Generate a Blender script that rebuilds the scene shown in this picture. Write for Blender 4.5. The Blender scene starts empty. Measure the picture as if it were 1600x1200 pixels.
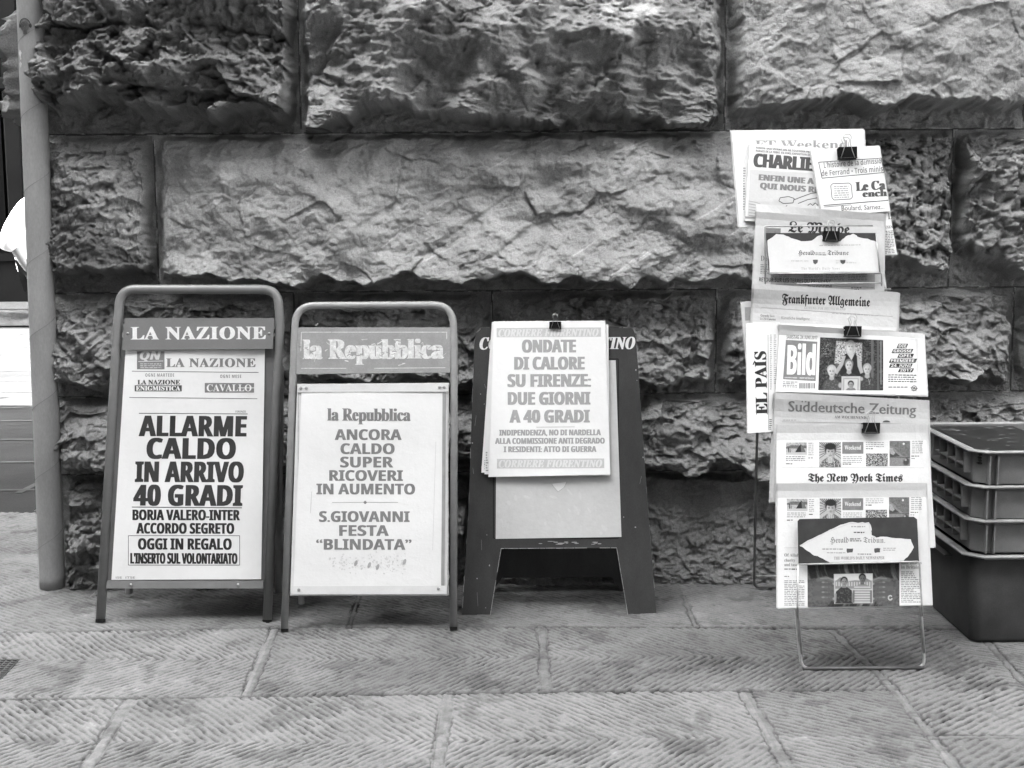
import bpy, math, random
import numpy as np
from mathutils import Vector, Matrix
from mathutils.geometry import tessellate_polygon
SC = bpy.context.scene
COL = SC.collection
R = math.radians

# ------------------------------------------------------------------ camera, sky, sun, exposure
CAM = Vector((0.0, -4.26, 1.2))
PITCH, ROLL, FPX = R(7.13), R(0.38), 2000.0
_f = Vector((0, math.cos(PITCH), -math.sin(PITCH)))
_u0 = Vector((0, math.sin(PITCH), math.cos(PITCH)))
_r0 = Vector((1, 0, 0))
_r = _r0*math.cos(ROLL) - _u0*math.sin(ROLL)
_u = _u0*math.cos(ROLL) + _r0*math.sin(ROLL)
cd = bpy.data.cameras.new("camera")
cam = bpy.data.objects.new("camera", cd)
COL.objects.link(cam)
cam.matrix_world = Matrix((( _r.x, _u.x, -_f.x, CAM.x), (_r.y, _u.y, -_f.y, CAM.y), (_r.z, _u.z, -_f.z, CAM.z), (0, 0, 0, 1)))
cd.lens = 36.0*FPX/1600.0
cd.sensor_width = 36.0
cd.clip_start = 0.05
cd.clip_end = 500
SC.camera = cam

SUN_EL, SUN_AZ = R(46), R(-82)          # azimuth measured from +Y towards +X: the sun stands to the left
w = bpy.data.worlds.new("World")
SC.world = w
w.use_nodes = True
nt = w.node_tree
for n in list(nt.nodes):
    nt.nodes.remove(n)
sky = nt.nodes.new('ShaderNodeTexSky')
sky.sky_type = 'NISHITA'
sky.sun_disc = False
sky.sun_elevation = SUN_EL
sky.sun_rotation = SUN_AZ
bw = nt.nodes.new('ShaderNodeRGBToBW')
bg = nt.nodes.new('ShaderNodeBackground')
wo = nt.nodes.new('ShaderNodeOutputWorld')
nt.links.new(sky.outputs[0], bw.inputs[0])
nt.links.new(bw.outputs[0], bg.inputs[0])
bg.inputs[1].default_value = 0.15
nt.links.new(bg.outputs[0], wo.inputs[0])
ld = bpy.data.lights.new("sun", 'SUN')
ld.energy = 2.0
ld.angle = R(0.5)
sun = bpy.data.objects.new("sun", ld)
COL.objects.link(sun)
sd = Vector((math.sin(SUN_AZ)*math.cos(SUN_EL), math.cos(SUN_AZ)*math.cos(SUN_EL), math.sin(SUN_EL)))
sun.rotation_euler = sd.to_track_quat('Z', 'Y').to_euler()
sun.location = sd*40
SC.view_settings.view_transform = 'Standard'
SC.view_settings.look = 'None'
SC.view_settings.gamma = 1
SC.view_settings.exposure = 5.55
SC.cycles.use_denoising = True
SC.cycles.max_bounces = 5
SC.cycles.diffuse_bounces = 1

# ------------------------------------------------------------------ layout helpers
def ray(px, py):
    return (_f*FPX + _r*(px - 800.0) + _u*(600.0 - py)).normalized()
def at(px, py, Y):                       # point of a vertical plane Y = const seen at a photo pixel
    d = ray(px, py); return CAM + d*((Y - CAM.y)/d.y)
def gnd(px, py, z=0.0):                  # point of the ground seen at a photo pixel
    d = ray(px, py); return CAM + d*((z - CAM.z)/d.z)
class Plane:                             # a leaning plane through (0, Y0, 0)
    def __init__(s, Y0, tilt, z0=0.0, yaw=0.0):
        s.p = Vector((0, Y0, z0)); s.n = Vector((math.sin(yaw)*math.cos(tilt), -math.cos(yaw)*math.cos(tilt), math.sin(tilt)))
    def __call__(s, px, py, off=0.0):
        d = ray(px, py); t = (s.p + s.n*off - CAM).dot(s.n)/d.dot(s.n)
        return CAM + d*t

# ------------------------------------------------------------------ numpy noise
def _hash(ix, iy, seed):
    with np.errstate(over='ignore'):
        h = (ix.astype(np.int64)*374761393 + iy.astype(np.int64)*668265263 + seed*1442695041) & 0x7fffffff
        h = ((h ^ (h >> 13))*1274126177) & 0x7fffffff
        h = ((h ^ (h >> 16))*2246822519) & 0x7fffffff
        h = h ^ (h >> 15)
    return h
def _rnd(ix, iy, seed):
    return (_hash(ix, iy, seed) & 0xffffff)/float(0x1000000)
def gnoise(x, y, seed=0):
    x0 = np.floor(x); y0 = np.floor(y); fx = x - x0; fy = y - y0
    ix = x0.astype(np.int64); iy = y0.astype(np.int64)
    def g(a, b, dx, dy):
        t = _rnd(ix + a, iy + b, seed)*2*np.pi
        return np.cos(t)*dx + np.sin(t)*dy
    ux = fx*fx*fx*(fx*(fx*6 - 15) + 10); uy = fy*fy*fy*(fy*(fy*6 - 15) + 10)
    a = g(0, 0, fx, fy); b = g(1, 0, fx - 1, fy); c = g(0, 1, fx, fy - 1); d = g(1, 1, fx - 1, fy - 1)
    return ((a + (b - a)*ux)*(1 - uy) + (c + (d - c)*ux)*uy)*1.5
def fbm(x, y, scale, octs=4, seed=0, gain=0.5, mode=''):
    s = np.zeros_like(x); a = 1.0; f = 1.0/scale
    for o in range(octs):
        n = gnoise(x*f + 13.7*o, y*f - 7.1*o, seed + o*17)
        if mode == 'ridge': n = 1 - 2*np.abs(n)
        elif mode == 'billow': n = 2*np.abs(n) - .5
        s += a*n; a *= gain; f *= 2.03
    return s
def facets(x, y, scale, seed=0, slope=.5, ax=1.0, lift=.35):      # chipped, planar faces with small steps between them
    X = x/scale/ax; Y = y/scale
    cx = np.floor(X).astype(np.int64); cy = np.floor(Y).astype(np.int64)
    best = np.full(X.shape, 1e9); out = np.zeros_like(X)
    for a in (-1, 0, 1):
        for b in (-1, 0, 1):
            ix = cx + a; iy = cy + b
            dx = X - (ix + _rnd(ix, iy, seed)); dy = Y - (iy + _rnd(ix, iy, seed + 5))
            d = dx*dx + dy*dy
            v = (_rnd(ix, iy, seed + 9) - .5)*2*lift + ((_rnd(ix, iy, seed + 11) - .5)*dx + (_rnd(ix, iy, seed + 13) - .5)*dy)*2*slope
            m = d < best; best = np.where(m, d, best); out = np.where(m, v, out)
    return out*scale
def sst(a, b, x):
    t = np.clip((x - a)/(b - a), 0, 1); return t*t*(3 - 2*t)

# ------------------------------------------------------------------ materials (all greys: the place is seen in black and white)
MATS = {}
def mat(name, base, rough=.6, var=.15, scale=12., bump=0., bscale=80., metal=0., attr=None, spec=.5, fine=0., bdist=.004, stretch=None, coat=0., fscale=None):
    if name in MATS: return MATS[name]
    m = bpy.data.materials.new(name); m.use_nodes = True
    t = m.node_tree; b = t.nodes['Principled BSDF']
    b.inputs['Roughness'].default_value = rough; b.inputs['Metallic'].default_value = metal
    b.inputs['Specular IOR Level'].default_value = spec
    b.inputs['Coat Weight'].default_value = coat; b.inputs['Coat Roughness'].default_value = .12
    co = t.nodes.new('ShaderNodeTexCoord'); vec = co.outputs['Object']
    if stretch:
        mp = t.nodes.new('ShaderNodeMapping'); mp.inputs['Scale'].default_value = stretch
        t.links.new(vec, mp.inputs['Vector']); vec = mp.outputs['Vector']
    def noise(sc, det, ro=.6):
        n = t.nodes.new('ShaderNodeTexNoise'); n.inputs['Scale'].default_value = sc; n.inputs['Detail'].default_value = det
        n.inputs['Roughness'].default_value = ro; t.links.new(vec, n.inputs['Vector']); return n.outputs['Fac']
    def math_(op, a, c):
        n = t.nodes.new('ShaderNodeMath'); n.operation = op
        for i, v in enumerate((a, c)):
            if isinstance(v, (int, float)): n.inputs[i].default_value = v
            else: t.links.new(v, n.inputs[i])
        return n.outputs[0]
    n1 = noise(scale, 6)
    k = math_('ADD', math_('MULTIPLY', math_('SUBTRACT', n1, .5), 4*var), 1.0)
    if fine: k = math_('MULTIPLY', k, math_('ADD', math_('MULTIPLY', math_('SUBTRACT', noise(fscale or bscale*3, 5, .7), .5), 4*fine), 1.0))
    val = math_('MULTIPLY', k, base)
    if attr:
        at_ = t.nodes.new('ShaderNodeAttribute'); at_.attribute_name = attr
        val = math_('MULTIPLY', val, at_.outputs['Fac'])
    val = math_('MINIMUM', math_('MAXIMUM', val, .004), .92)
    t.links.new(val, b.inputs['Base Color'])
    if bump:
        nb = math_('ADD', noise(bscale, 8, .65), math_('MULTIPLY', noise(bscale*4.3, 4, .6), .35))
        bu = t.nodes.new('ShaderNodeBump'); bu.inputs['Strength'].default_value = bump; bu.inputs['Distance'].default_value = bdist
        t.links.new(nb, bu.inputs['Height']); t.links.new(bu.outputs[0], b.inputs['Normal'])
    MATS[name] = m
    return m
def M(n): return MATS[n]
mat('stone', .35, .95, .17, 9, 1.0, 120, attr='tone', spec=.06, fine=.30, bdist=.006, fscale=210)
mat('stone_core', .10, .95, .2, 10, .5, 60)
mat('pavement', .175, .9, .14, 6, .55, 130, attr='tone', spec=.12, fine=.22, bdist=.003, fscale=230)
mat('street', .036, .95, .35, 1.3, .6, 40, fine=.25, spec=.03)
mat('street_joint', .075, .95, .3, 6, spec=.03)
mat('far_stone', .008, .95, .3, 1.5, .3, 20, spec=.03)
mat('far_door', .006, .8, .3, 2, spec=.03)
mat('kerb_stone', .06, .9, .3, 12, .8, 20, bdist=.02)
mat('plaster', .14, .9, .1, 2)
mat('dark_pane', .02, .15, .1, 2)
mat('pole_paint', .31, .5, .22, 9, .25, 60, fine=.12, bdist=.0015, spec=.35, stretch=(1, 1, .4))
mat('seam', .20, .8, .3, 40)
mat('sticker', .05, .6, .2, 200)
mat('frame_grey', .20, .32, .12, 20, .06, 200, fine=.08, bdist=.001)
mat('panel_grey', .17, .45, .08, 15, fine=.06)
mat('frame_pale', .30, .4, .14, 25, .06, 200, fine=.1, bdist=.001)
mat('panel_pale', .29, .5, .13, 30, fine=.1)
mat('board_grey', .13, .35, .25, 8)
mat('board_white', .62, .5, .06, 18, fine=.05)
mat('stain_grey', .40, .7, .3, 60)
mat('board_dark', .05, .5, .3, 9, .15, 150, fine=.2, bdist=.001, spec=.2, stretch=(1, 1, .35))
mat('worn_edge', .38, .7, .35, 60)
mat('screw_metal', .35, .3, .2, 40, metal=.6)
mat('poster_paper', .73, .55, .035, 7, .5, 17, fine=.02, bdist=.003, spec=.3)
mat('newsprint', .58, .8, .05, 9, .55, 22, fine=.05, bdist=.003, spec=.15)
mat('poster_bright', .86, .75, .03, 9, .4, 20, fine=.02, bdist=.003, spec=.2)
mat('newsprint_pale', .745, .75, .035, 9, .5, 20, fine=.035, bdist=.003, spec=.15)
mat('print', .68, .75, .02, 30, .4, 20, attr='tone', spec=.15, fine=.06, bdist=.003)
mat('newsprint_edge', .36, .9, .3, 60, spec=.1)
mat('card_paper', .62, .7, .05, 20, .1, 60, fine=.04, bdist=.001)
mat('ink_black', .025, .28, .2, 30, spec=.5)
mat('ink_headline', .042, .28, .25, 18)
mat('ink_dark', .07, .45, .2, 40)
mat('ink_mid', .19, .5, .2, 60, fine=.1)
mat('ink_soft', .30, .6, .1, 60, fine=.1)
mat('ink_light', .37, .6, .08, 60, fine=.12)
mat('ink_pale', .56, .6, .06, 60, fine=.08)
mat('ink_white', .76, .5, .05, 40, fine=.05)
mat('letter_white', .72, .5, .08, 60, fine=.1)
mat('letter_worn', .62, .6, .25, 90, fine=.2)
mat('clip_black', .012, .3, .1, 30, spec=.25)
mat('wire_steel', .45, .28, .1, 40, metal=.8)
mat('rack_wire', .42, .35, .3, 50, metal=.35)
mat('rack_wire_dark', .12, .45, .3, 50, metal=.3)
mat('plate_dark', .045, .4, .25, 30, spec=.25)
mat('crate_grey', .20, .6, .28, 9, .12, 120, fine=.16, bdist=.001, spec=.2)
mat('crate_rim', .34, .55, .3, 16, fine=.16, spec=.2)
mat('crate_dark', .04, .6, .2, 12)
mat('bin_grey', .068, .6, .35, 7, .15, 100, fine=.2, bdist=.0015, spec=.2)
mat('magazine_dark', .03, .35, .5, 25, fine=.25, spec=.25)
mat('iron', .05, .5, .3, 40, .2, 90)
mat('shirt', .8, .8, .03, 10)
mat('skin', .18, .6, .1, 20)
mat('trousers', .02, .8, .1, 20)
mat('hair', .02, .6, .2, 60)

# ------------------------------------------------------------------ object helpers
def tag(o, label=None, cat=None, group=None, kind=None):
    if label: o['label'] = label
    if cat: o['category'] = cat
    if group: o['group'] = group
    if kind: o['kind'] = kind
    return o
def empty(name, loc, label=None, cat=None, group=None):
    o = bpy.data.objects.new(name, None); COL.objects.link(o); o.location = loc; o.empty_display_size = .1
    o['_'] = 1; del o['_']
    WORLD[o.name] = Vector(loc)
    return tag(o, label, cat, group)
WORLD = {}
def link(name, me, origin, parent=None):
    o = bpy.data.objects.new(name, me); COL.objects.link(o)
    origin = Vector(origin); WORLD[o.name] = origin
    if parent: o.parent = parent; o.location = origin - WORLD[parent.name]
    else: o.location = origin
    return o
def mesh_np(name, V, F, mats, parent=None, origin=None, mi=None, smooth=False, tone=None):
    V = np.asarray(V, dtype=np.float64)
    if origin is None:
        origin = Vector(((V[:, 0].min() + V[:, 0].max())/2, (V[:, 1].min() + V[:, 1].max())/2, V[:, 2].min()))
    V = V - np.array(origin)
    me = bpy.data.meshes.new(name)
    if isinstance(F, np.ndarray):
        n = len(F); k = F.shape[1]
        me.vertices.add(len(V)); me.vertices.foreach_set('co', V.astype(np.float32).ravel())
        me.loops.add(n*k); me.loops.foreach_set('vertex_index', F.astype(np.int32).ravel())
        me.polygons.add(n); me.polygons.foreach_set('loop_start', np.arange(0, n*k, k, dtype=np.int32))
        me.update(calc_edges=True)
    else:
        me.from_pydata([tuple(v) for v in V], [], F); me.update()
    for m in mats: me.materials.append(MATS[m])
    if mi is not None: me.polygons.foreach_set('material_index', np.asarray(mi, dtype=np.int32))
    if smooth: me.polygons.foreach_set('use_smooth', np.ones(len(me.polygons), dtype=bool))
    if tone is not None:
        a = me.attributes.new('tone', 'FLOAT', 'POINT'); a.data.foreach_set('value', np.asarray(tone, dtype=np.float32))
    me.validate()
    return link(name, me, origin, parent)
class MB:                                # collects simple shapes into ONE mesh
    def __init__(s): s.V = []; s.F = []; s.I = []
    def add(s, V, F, mi=0):
        o = len(s.V); s.V += [tuple(v) for v in V]; s.F += [[o + i for i in f] for f in F]; s.I += [mi]*len(F)
    def box(s, a, b, mi=0, bev=0.0):
        x0, y0, z0 = a; x1, y1, z1 = b
        if bev <= 0:
            s.add([(x0,y0,z0),(x1,y0,z0),(x1,y1,z0),(x0,y1,z0),(x0,y0,z1),(x1,y0,z1),(x1,y1,z1),(x0,y1,z1)],
                  [(3,2,1,0),(4,5,6,7),(0,1,5,4),(1,2,6,5),(2,3,7,6),(3,0,4,7)], mi)
        else:
            e = bev
            ring = [(x0+e,y0),(x1-e,y0),(x1,y0+e),(x1,y1-e),(x1-e,y1),(x0+e,y1),(x0,y1-e),(x0,y0+e)]
            ins = [(x0+e,y0+e),(x1-e,y0+e),(x1-e,y0+e),(x1-e,y1-e),(x1-e,y1-e),(x0+e,y1-e),(x0+e,y1-e),(x0+e,y0+e)]
            s.loft([[(p[0],p[1],z0) for p in ins],[(p[0],p[1],z0+e) for p in ring],[(p[0],p[1],z1-e) for p in ring],[(p[0],p[1],z1) for p in ins]], mi, True)
    def loft(s, rings, mi=0, caps=True, closed=True):
        n = len(rings[0]); V = [p for r in rings for p in r]; F = []
        for k in range(len(rings) - 1):
            for i in range(n if closed else n - 1):
                j = (i + 1) % n
                F.append((k*n + i, k*n + j, (k+1)*n + j, (k+1)*n + i))
        if caps: F.append(tuple(range(n - 1, -1, -1))); F.append(tuple(range((len(rings)-1)*n, len(rings)*n)))
        s.add(V, F, mi)
    def tube(s, pts, r, n=10, mi=0, closed=False):
        pts = [Vector(p) for p in pts]; m = len(pts); rings = []
        t0 = (pts[1] - pts[0]).normalized()
        a = t0.orthogonal().normalized()
        for i in range(m):
            if closed: t = (pts[(i+1) % m] - pts[i-1]).normalized()
            elif i == 0: t = t0
            elif i == m - 1: t = (pts[-1] - pts[-2]).normalized()
            else: t = ((pts[i+1]-pts[i]).normalized() + (pts[i]-pts[i-1]).normalized()).normalized()
            a = (a - t*a.dot(t)).normalized(); b = t.cross(a)
            rr = r[i] if isinstance(r, (list, tuple)) else r
            rings.append([pts[i] + a*rr*math.cos(2*math.pi*k/n) + b*rr*math.sin(2*math.pi*k/n) for k in range(n)])
        if closed: rings.append(rings[0])
        s.loft(rings, mi, not closed)
    def build(s, name, mats, parent=None, origin=None, smooth=False):
        if isinstance(mats, str): mats = [mats]
        o = mesh_np(name, s.V, s.F, mats, parent, origin, s.I)
        if smooth:
            for p in o.data.polygons: p.use_smooth = len(p.vertices) == 4
        return o
def fillet(pts, r, n=6):                  # round the corners of a path
    pts = [Vector(p) for p in pts]; out = [pts[0]]
    for i in range(1, len(pts) - 1):
        a = (pts[i-1]-pts[i]); b = (pts[i+1]-pts[i]); rr = min(r, a.length*.48, b.length*.48)
        p0 = pts[i] + a.normalized()*rr; p1 = pts[i] + b.normalized()*rr
        for k in range(n + 1):
            t = k/n; out.append(p0*(1-t)**2 + pts[i]*2*t*(1-t) + p1*t*t)
    out.append(pts[-1]); return out

# ------------------------------------------------------------------ lettering
FONTS = {'sb': (0x1D5D4, 0x1D5EE, 0x1D7EC), 'si': (0x1D63C, 0x1D656, 0x1D7EC), 'rb': (0x1D400, 0x1D41A, 0x1D7CE),
         'ri': (0x1D468, 0x1D482, 0x1D7CE), 'fr': (0x1D504, 0x1D51E, None), 'fb': (0x1D56C, 0x1D586, None), 's': None}
FRX = {'C': 0x212D, 'H': 0x210C, 'I': 0x2111, 'R': 0x211C, 'Z': 0x2128}
CACHE = {}
def _chars(s, f):
    o = FONTS[f]
    if not o: return s
    r = ''
    for ch in s:
        if 'A' <= ch <= 'Z': r += chr(FRX[ch]) if f == 'fr' and ch in FRX else chr(o[0] + ord(ch) - 65)
        elif 'a' <= ch <= 'z': r += chr(o[1] + ord(ch) - 97)
        elif '0' <= ch <= '9' and o[2]: r += chr(o[2] + ord(ch) - 48)
        else: r += ch
    return r
def glyphs(s, f, spacing=1.0):
    k = (s, f, spacing)
    if k in CACHE: return CACHE[k]
    cu = bpy.data.curves.new('text', 'FONT'); cu.body = _chars(s, f); cu.resolution_u = 2; cu.space_character = spacing
    ob = bpy.data.objects.new('text', cu); COL.objects.link(ob)
    bpy.context.view_layer.update()
    me = bpy.data.meshes.new_from_object(ob.evaluated_get(bpy.context.evaluated_depsgraph_get()))
    V = np.array([tuple(v.co)[:2] for v in me.vertices]).reshape(-1, 2)
    if 'J' in s and s.isupper():          # a capital J that stands on the line
        par = list(range(len(V)))
        def root(i):
            while par[i] != i: i = par[i]
            return i
        for p in me.polygons:
            for a in p.vertices[1:]: par[root(a)] = root(p.vertices[0])
        rt = np.array([root(i) for i in range(len(V))])
        for r_ in set(rt):
            m_ = rt == r_; lo_, hi_ = V[m_, 1].min(), V[m_, 1].max()
            if lo_ < -.1 and hi_ > .5: V[m_, 1] = (V[m_, 1]-lo_)*hi_/(hi_-lo_)
    F = [tuple(p.vertices) for p in me.polygons]
    bpy.data.objects.remove(ob); bpy.data.curves.remove(cu); bpy.data.meshes.remove(me)
    CACHE[k] = (V, F); return V, F
def capheight(f):
    V, _ = glyphs('H' if f not in ('fr', 'fb') else 'T', f); return V[:, 1].max() - max(0, V[:, 1].min())

class Pic:                                # tones of a printed photograph, painted in page coordinates
    def __init__(s, quad, tone=.1, step=.55, seed=1):
        q = [np.array(c, float) for c in quad]; nx = int(np.hypot(*(q[1]-q[0]))/step)+1; ny = int(np.hypot(*(q[3]-q[0]))/step)+1
        u, v = np.meshgrid(np.linspace(0, 1, nx), np.linspace(0, 1, ny))
        f = lambda k: (q[0][k]*(1-u) + q[1][k]*u)*(1-v) + (q[3][k]*(1-u) + q[2][k]*u)*v
        s.X = f(0); s.Y = f(1); s.u = u; s.v = v; s.a = np.full(u.shape, float(tone)); s.sd = seed
    def mix(s, m, t): s.a = s.a*(1-m) + t*m
    def noise(s, sc, amp, m=1.0, octs=4):
        s.sd += 1; s.a = s.a*(1 + amp*m*fbm(s.X, s.Y, sc, octs, s.sd, .6))
    def blot(s, sc, t, lo, hi, m=1.0):
        s.sd += 1; s.mix(m*sst(lo, hi, fbm(s.X, s.Y, sc, 4, s.sd, .6)), t)
    def mel(s, cx, cy, rx, ry, soft=.25, rot=0.0):
        ca, sa = math.cos(R(rot)), math.sin(R(rot)); dx = s.X-cx; dy = s.Y-cy
        r = np.hypot((dx*ca+dy*sa)/rx, (-dx*sa+dy*ca)/ry); return 1 - sst(1-soft, 1+soft, r)
    def el(s, cx, cy, rx, ry, t, soft=.25, rot=0.0, k=1.0): s.mix(k*s.mel(cx, cy, rx, ry, soft, rot), t)
    def mpoly(s, pts, soft=.5):
        ins = np.zeros(s.X.shape, bool); dm = np.full(s.X.shape, 1e9)
        for (x0, y0), (x1, y1) in zip(pts, list(pts[1:]) + [pts[0]]):
            if y0 != y1:
                c = (y0 > s.Y) != (y1 > s.Y); ins ^= c & (s.X < (x1-x0)*(s.Y-y0)/(y1-y0) + x0)
            L2 = (x1-x0)**2 + (y1-y0)**2 + 1e-9; t = np.clip(((s.X-x0)*(x1-x0)+(s.Y-y0)*(y1-y0))/L2, 0, 1)
            dm = np.minimum(dm, np.hypot(s.X-x0-t*(x1-x0), s.Y-y0-t*(y1-y0)))
        return sst(-soft, soft, np.where(ins, dm, -dm))
    def poly(s, pts, t, soft=.5, k=1.0): s.mix(k*s.mpoly(pts, soft), t)
    def line(s, pts, wd, t, k=1.0):
        for (x0, y0), (x1, y1) in zip(pts, pts[1:]):
            L2 = (x1-x0)**2 + (y1-y0)**2 + 1e-9; u = np.clip(((s.X-x0)*(x1-x0)+(s.Y-y0)*(y1-y0))/L2, 0, 1)
            s.mix(k*(1 - sst(wd*.3, wd*.9, np.hypot(s.X-x0-u*(x1-x0), s.Y-y0-u*(y1-y0)))), t)
    def shade(s, m, dx, dy, cx, cy, amt): s.a = s.a*(1 + m*amt*((s.X-cx)*dx + (s.Y-cy)*dy))
    def face(s, cx, cy, r, skin=.62, hair=.3, long=False, side=1):
        if long: s.el(cx, cy+r*.35, r*1.12, r*1.75, hair, .18)
        s.el(cx, cy-r*.30, r*1.06, r*1.12, hair, .15)
        m = s.mel(cx, cy+r*.22, r*.80, r*1.16, .14); s.mix(m, skin); s.shade(m, -.05*side/r*6, -.02, cx, cy, .5)
        s.blot(r*.25, hair*.6, .2, .7, s.mel(cx, cy-r*.75, r*.95, r*.45, .3)*.6)
        for q in (-1, 1):
            s.el(cx+q*r*.33, cy+r*.05, r*.22, r*.14, skin*.55, .5); s.el(cx+q*r*.33, cy+r*.10, r*.14, r*.085, .05, .4); s.line([(cx+q*r*.15, cy-r*.12), (cx+q*r*.5, cy-r*.14)], r*.09, skin*.45, .8)
        s.line([(cx+side*r*.06, cy+r*.15), (cx+side*r*.13, cy+r*.5)], r*.10, skin*.7, .7); s.el(cx, cy+r*.56, r*.18, r*.06, skin*.5, .5)
        s.el(cx, cy+r*.82, r*.30, r*.09, skin*.42, .5); s.el(cx+side*r*.6, cy+r*.35, r*.25, r*.9, skin*.55, .6, 0, .6)
class Sheet:                              # flat or gently curling sheet on a leaning plane, with its print, as ONE mesh
    def __init__(s, quad, plane, off=0.0, curl=None, seed=1):
        s.q = [np.array(c, float) for c in quad]; s.pl = plane; s.off = off; s.curl = curl
        s.V = []; s.F = []; s.I = []; s.mats = []; s.tn = {}; s.rng = random.Random(seed)
        q = np.array(s.q); s.lo = q.min(0); s.hi = q.max(0)
        s.wear = 0
    def m(s, name):
        if name not in s.mats: s.mats.append(name)
        return s.mats.index(name)
    def P(s, x, y, e=0.0):
        c = 0.0
        if s.curl:
            u = (x - s.lo[0])/(s.hi[0]-s.lo[0]); v = (y - s.lo[1])/(s.hi[1]-s.lo[1]); c = s.curl(u, v)
        return s.pl(x, y, s.off + c + e)
    def _add(s, V, F, mi):
        o = len(s.V); s.V += V; s.F += [[o + i for i in f] for f in F]; s.I += [mi]*len(F)
    def slab(s, mname, quad=None, e=0.0, th=.001, nx=12, ny=12, edge=None):
        q = [np.array(c, float) for c in (quad or s.q)]; mi = s.m(mname); me = s.m(edge or mname)
        g = []
        for j in range(ny + 1):
            for i in range(nx + 1):
                a = q[0] + (q[1]-q[0])*i/nx; b = q[3] + (q[2]-q[3])*i/nx; g.append(a + (b-a)*j/ny)
        N = len(g)
        V = [s.P(p[0], p[1], e) for p in g]; V += [v - s.pl.n*th for v in V]
        F = []; B = []
        for j in range(ny):
            for i in range(nx):
                k = j*(nx+1) + i; F.append((k, k+nx+1, k+nx+2, k+1)); B.append((N+k, N+k+1, N+k+nx+2, N+k+nx+1))
        s._add(V, F + B, mi)
        o = len(s.V) - 2*N
        bd = [i for i in range(nx+1)] + [j*(nx+1)+nx for j in range(1, ny+1)] + [ny*(nx+1)+i for i in range(nx-1, -1, -1)] + [j*(nx+1) for j in range(ny-1, 0, -1)]
        for a, b in zip(bd, bd[1:] + bd[:1]):
            s.F.append([o+a, o+b, o+N+b, o+N+a]); s.I.append(me)
    def pile(s, mname, n=3, step=.0016, jit=2.0, edge='newsprint_edge', nx=10, ny=10, th=.0014):
        for k in range(1, n + 1):
            j = [(s.rng.uniform(-jit, jit), s.rng.uniform(-jit, jit)) for _ in range(2)]
            q = [s.q[i] + np.array((j[0][0] + (k*.25 if i in (1, 2) else -k*.3), j[1][1] + s.rng.uniform(-.7, .7))) for i in range(4)]
            s.slab(mname, q, -k*step, th, nx, ny, edge)
        s.slab(mname, None, 0, th, nx, ny, edge)
    def poly(s, pts, mname, L=0):
        tris = tessellate_polygon([[Vector((p[0], p[1], 0)) for p in pts]])
        s.tris([np.array(p[:2], float) for p in pts], tris, s.m(mname), .0003 + L*.00012)
    def tris(s, P, tris, mi, e, lim=9.0):
        P = list(P); out = []; todo = [tuple(t) for t in tris]; mid = {}
        while todo:
            a, b, c = todo.pop()
            d = [np.hypot(*(P[i]-P[j])) for i, j in ((a, b), (b, c), (c, a))]
            if s.curl is None or max(d) < lim: out.append((a, b, c)); continue
            k = d.index(max(d)); a, b, c = ((a, b, c), (b, c, a), (c, a, b))[k]
            key = (min(a, b), max(a, b))
            if key not in mid: mid[key] = len(P); P.append((P[a]+P[b])/2)
            m = mid[key]; todo += [(a, m, c), (m, b, c)]
        F = []
        for a, b, c in out:
            u = P[b]-P[a]; v = P[c]-P[a]; F.append((a, c, b) if u[0]*v[1]-u[1]*v[0] > 0 else (a, b, c))
        s._add([s.P(p[0], p[1], e) for p in P], F, mi)
    def _cw(s, pts):
        a = 0
        for p, q in zip(pts, list(pts[1:]) + [pts[0]]): a += p[0]*q[1] - q[0]*p[1]
        return a > 0
    def rect(s, x0, y0, x1, y1, mname, L=0, ang=0.0, n=None):
        nx = n or max(1, int(abs(x1-x0)/6)); ny = n or max(1, int(abs(y1-y0)/6)); mi = s.m(mname)
        ca, sa = math.cos(R(ang)), math.sin(R(ang)); V = []
        for j in range(ny+1):
            for i in range(nx+1):
                dx = (x1-x0)*i/nx; dy = (y1-y0)*j/ny
                V.append(s.P(x0 + dx*ca - dy*sa, y0 + dx*sa + dy*ca, .0003 + L*.00012))
        s._add(V, [(j*(nx+1)+i, (j+1)*(nx+1)+i, (j+1)*(nx+1)+i+1, j*(nx+1)+i+1) for j in range(ny) for i in range(nx)], mi)
    def line(s, a, b, wd, mname, L=0):
        a = np.array(a, float); b = np.array(b, float); d = b - a; ln = np.hypot(*d); n = np.array((-d[1], d[0]))/ln*wd/2
        k = max(1, int(ln/15))
        for i in range(k):
            p = a + d*i/k; q = a + d*(i+1)/k
            s.poly([p + n, q + n, q - n, p - n], mname, L)
    def stroke(s, pts, wd, mname, L=0):
        for a, b in zip(pts, pts[1:]): s.line(a, b, wd, mname, L)
    def frame(s, x0, y0, x1, y1, wd, mname, L=0):
        for a, b in (((x0, y0), (x1, y0)), ((x1, y0), (x1, y1)), ((x1, y1), (x0, y1)), ((x0, y1), (x0, y0))): s.line(a, b, wd, mname, L)
    def ell(s, cx, cy, rx, ry, mname, L=0, n=14, rot=0.0, a0=0., a1=360.):
        ca, sa = math.cos(R(rot)), math.sin(R(rot)); pts = []
        for k in range(n):
            t = R(a0 + (a1-a0)*k/(n if a1-a0 >= 360 else n-1)); x = rx*math.cos(t); y = ry*math.sin(t)
            pts.append((cx + x*ca - y*sa, cy + x*sa + y*ca))
        s.poly(pts, mname, L)
    def ring(s, cx, cy, r, wd, mname, L=0, n=18):
        pts = [(cx + r*math.cos(2*math.pi*k/n), cy + r*math.sin(2*math.pi*k/n)) for k in range(n+1)]
        s.stroke(pts, wd, mname, L)
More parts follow.
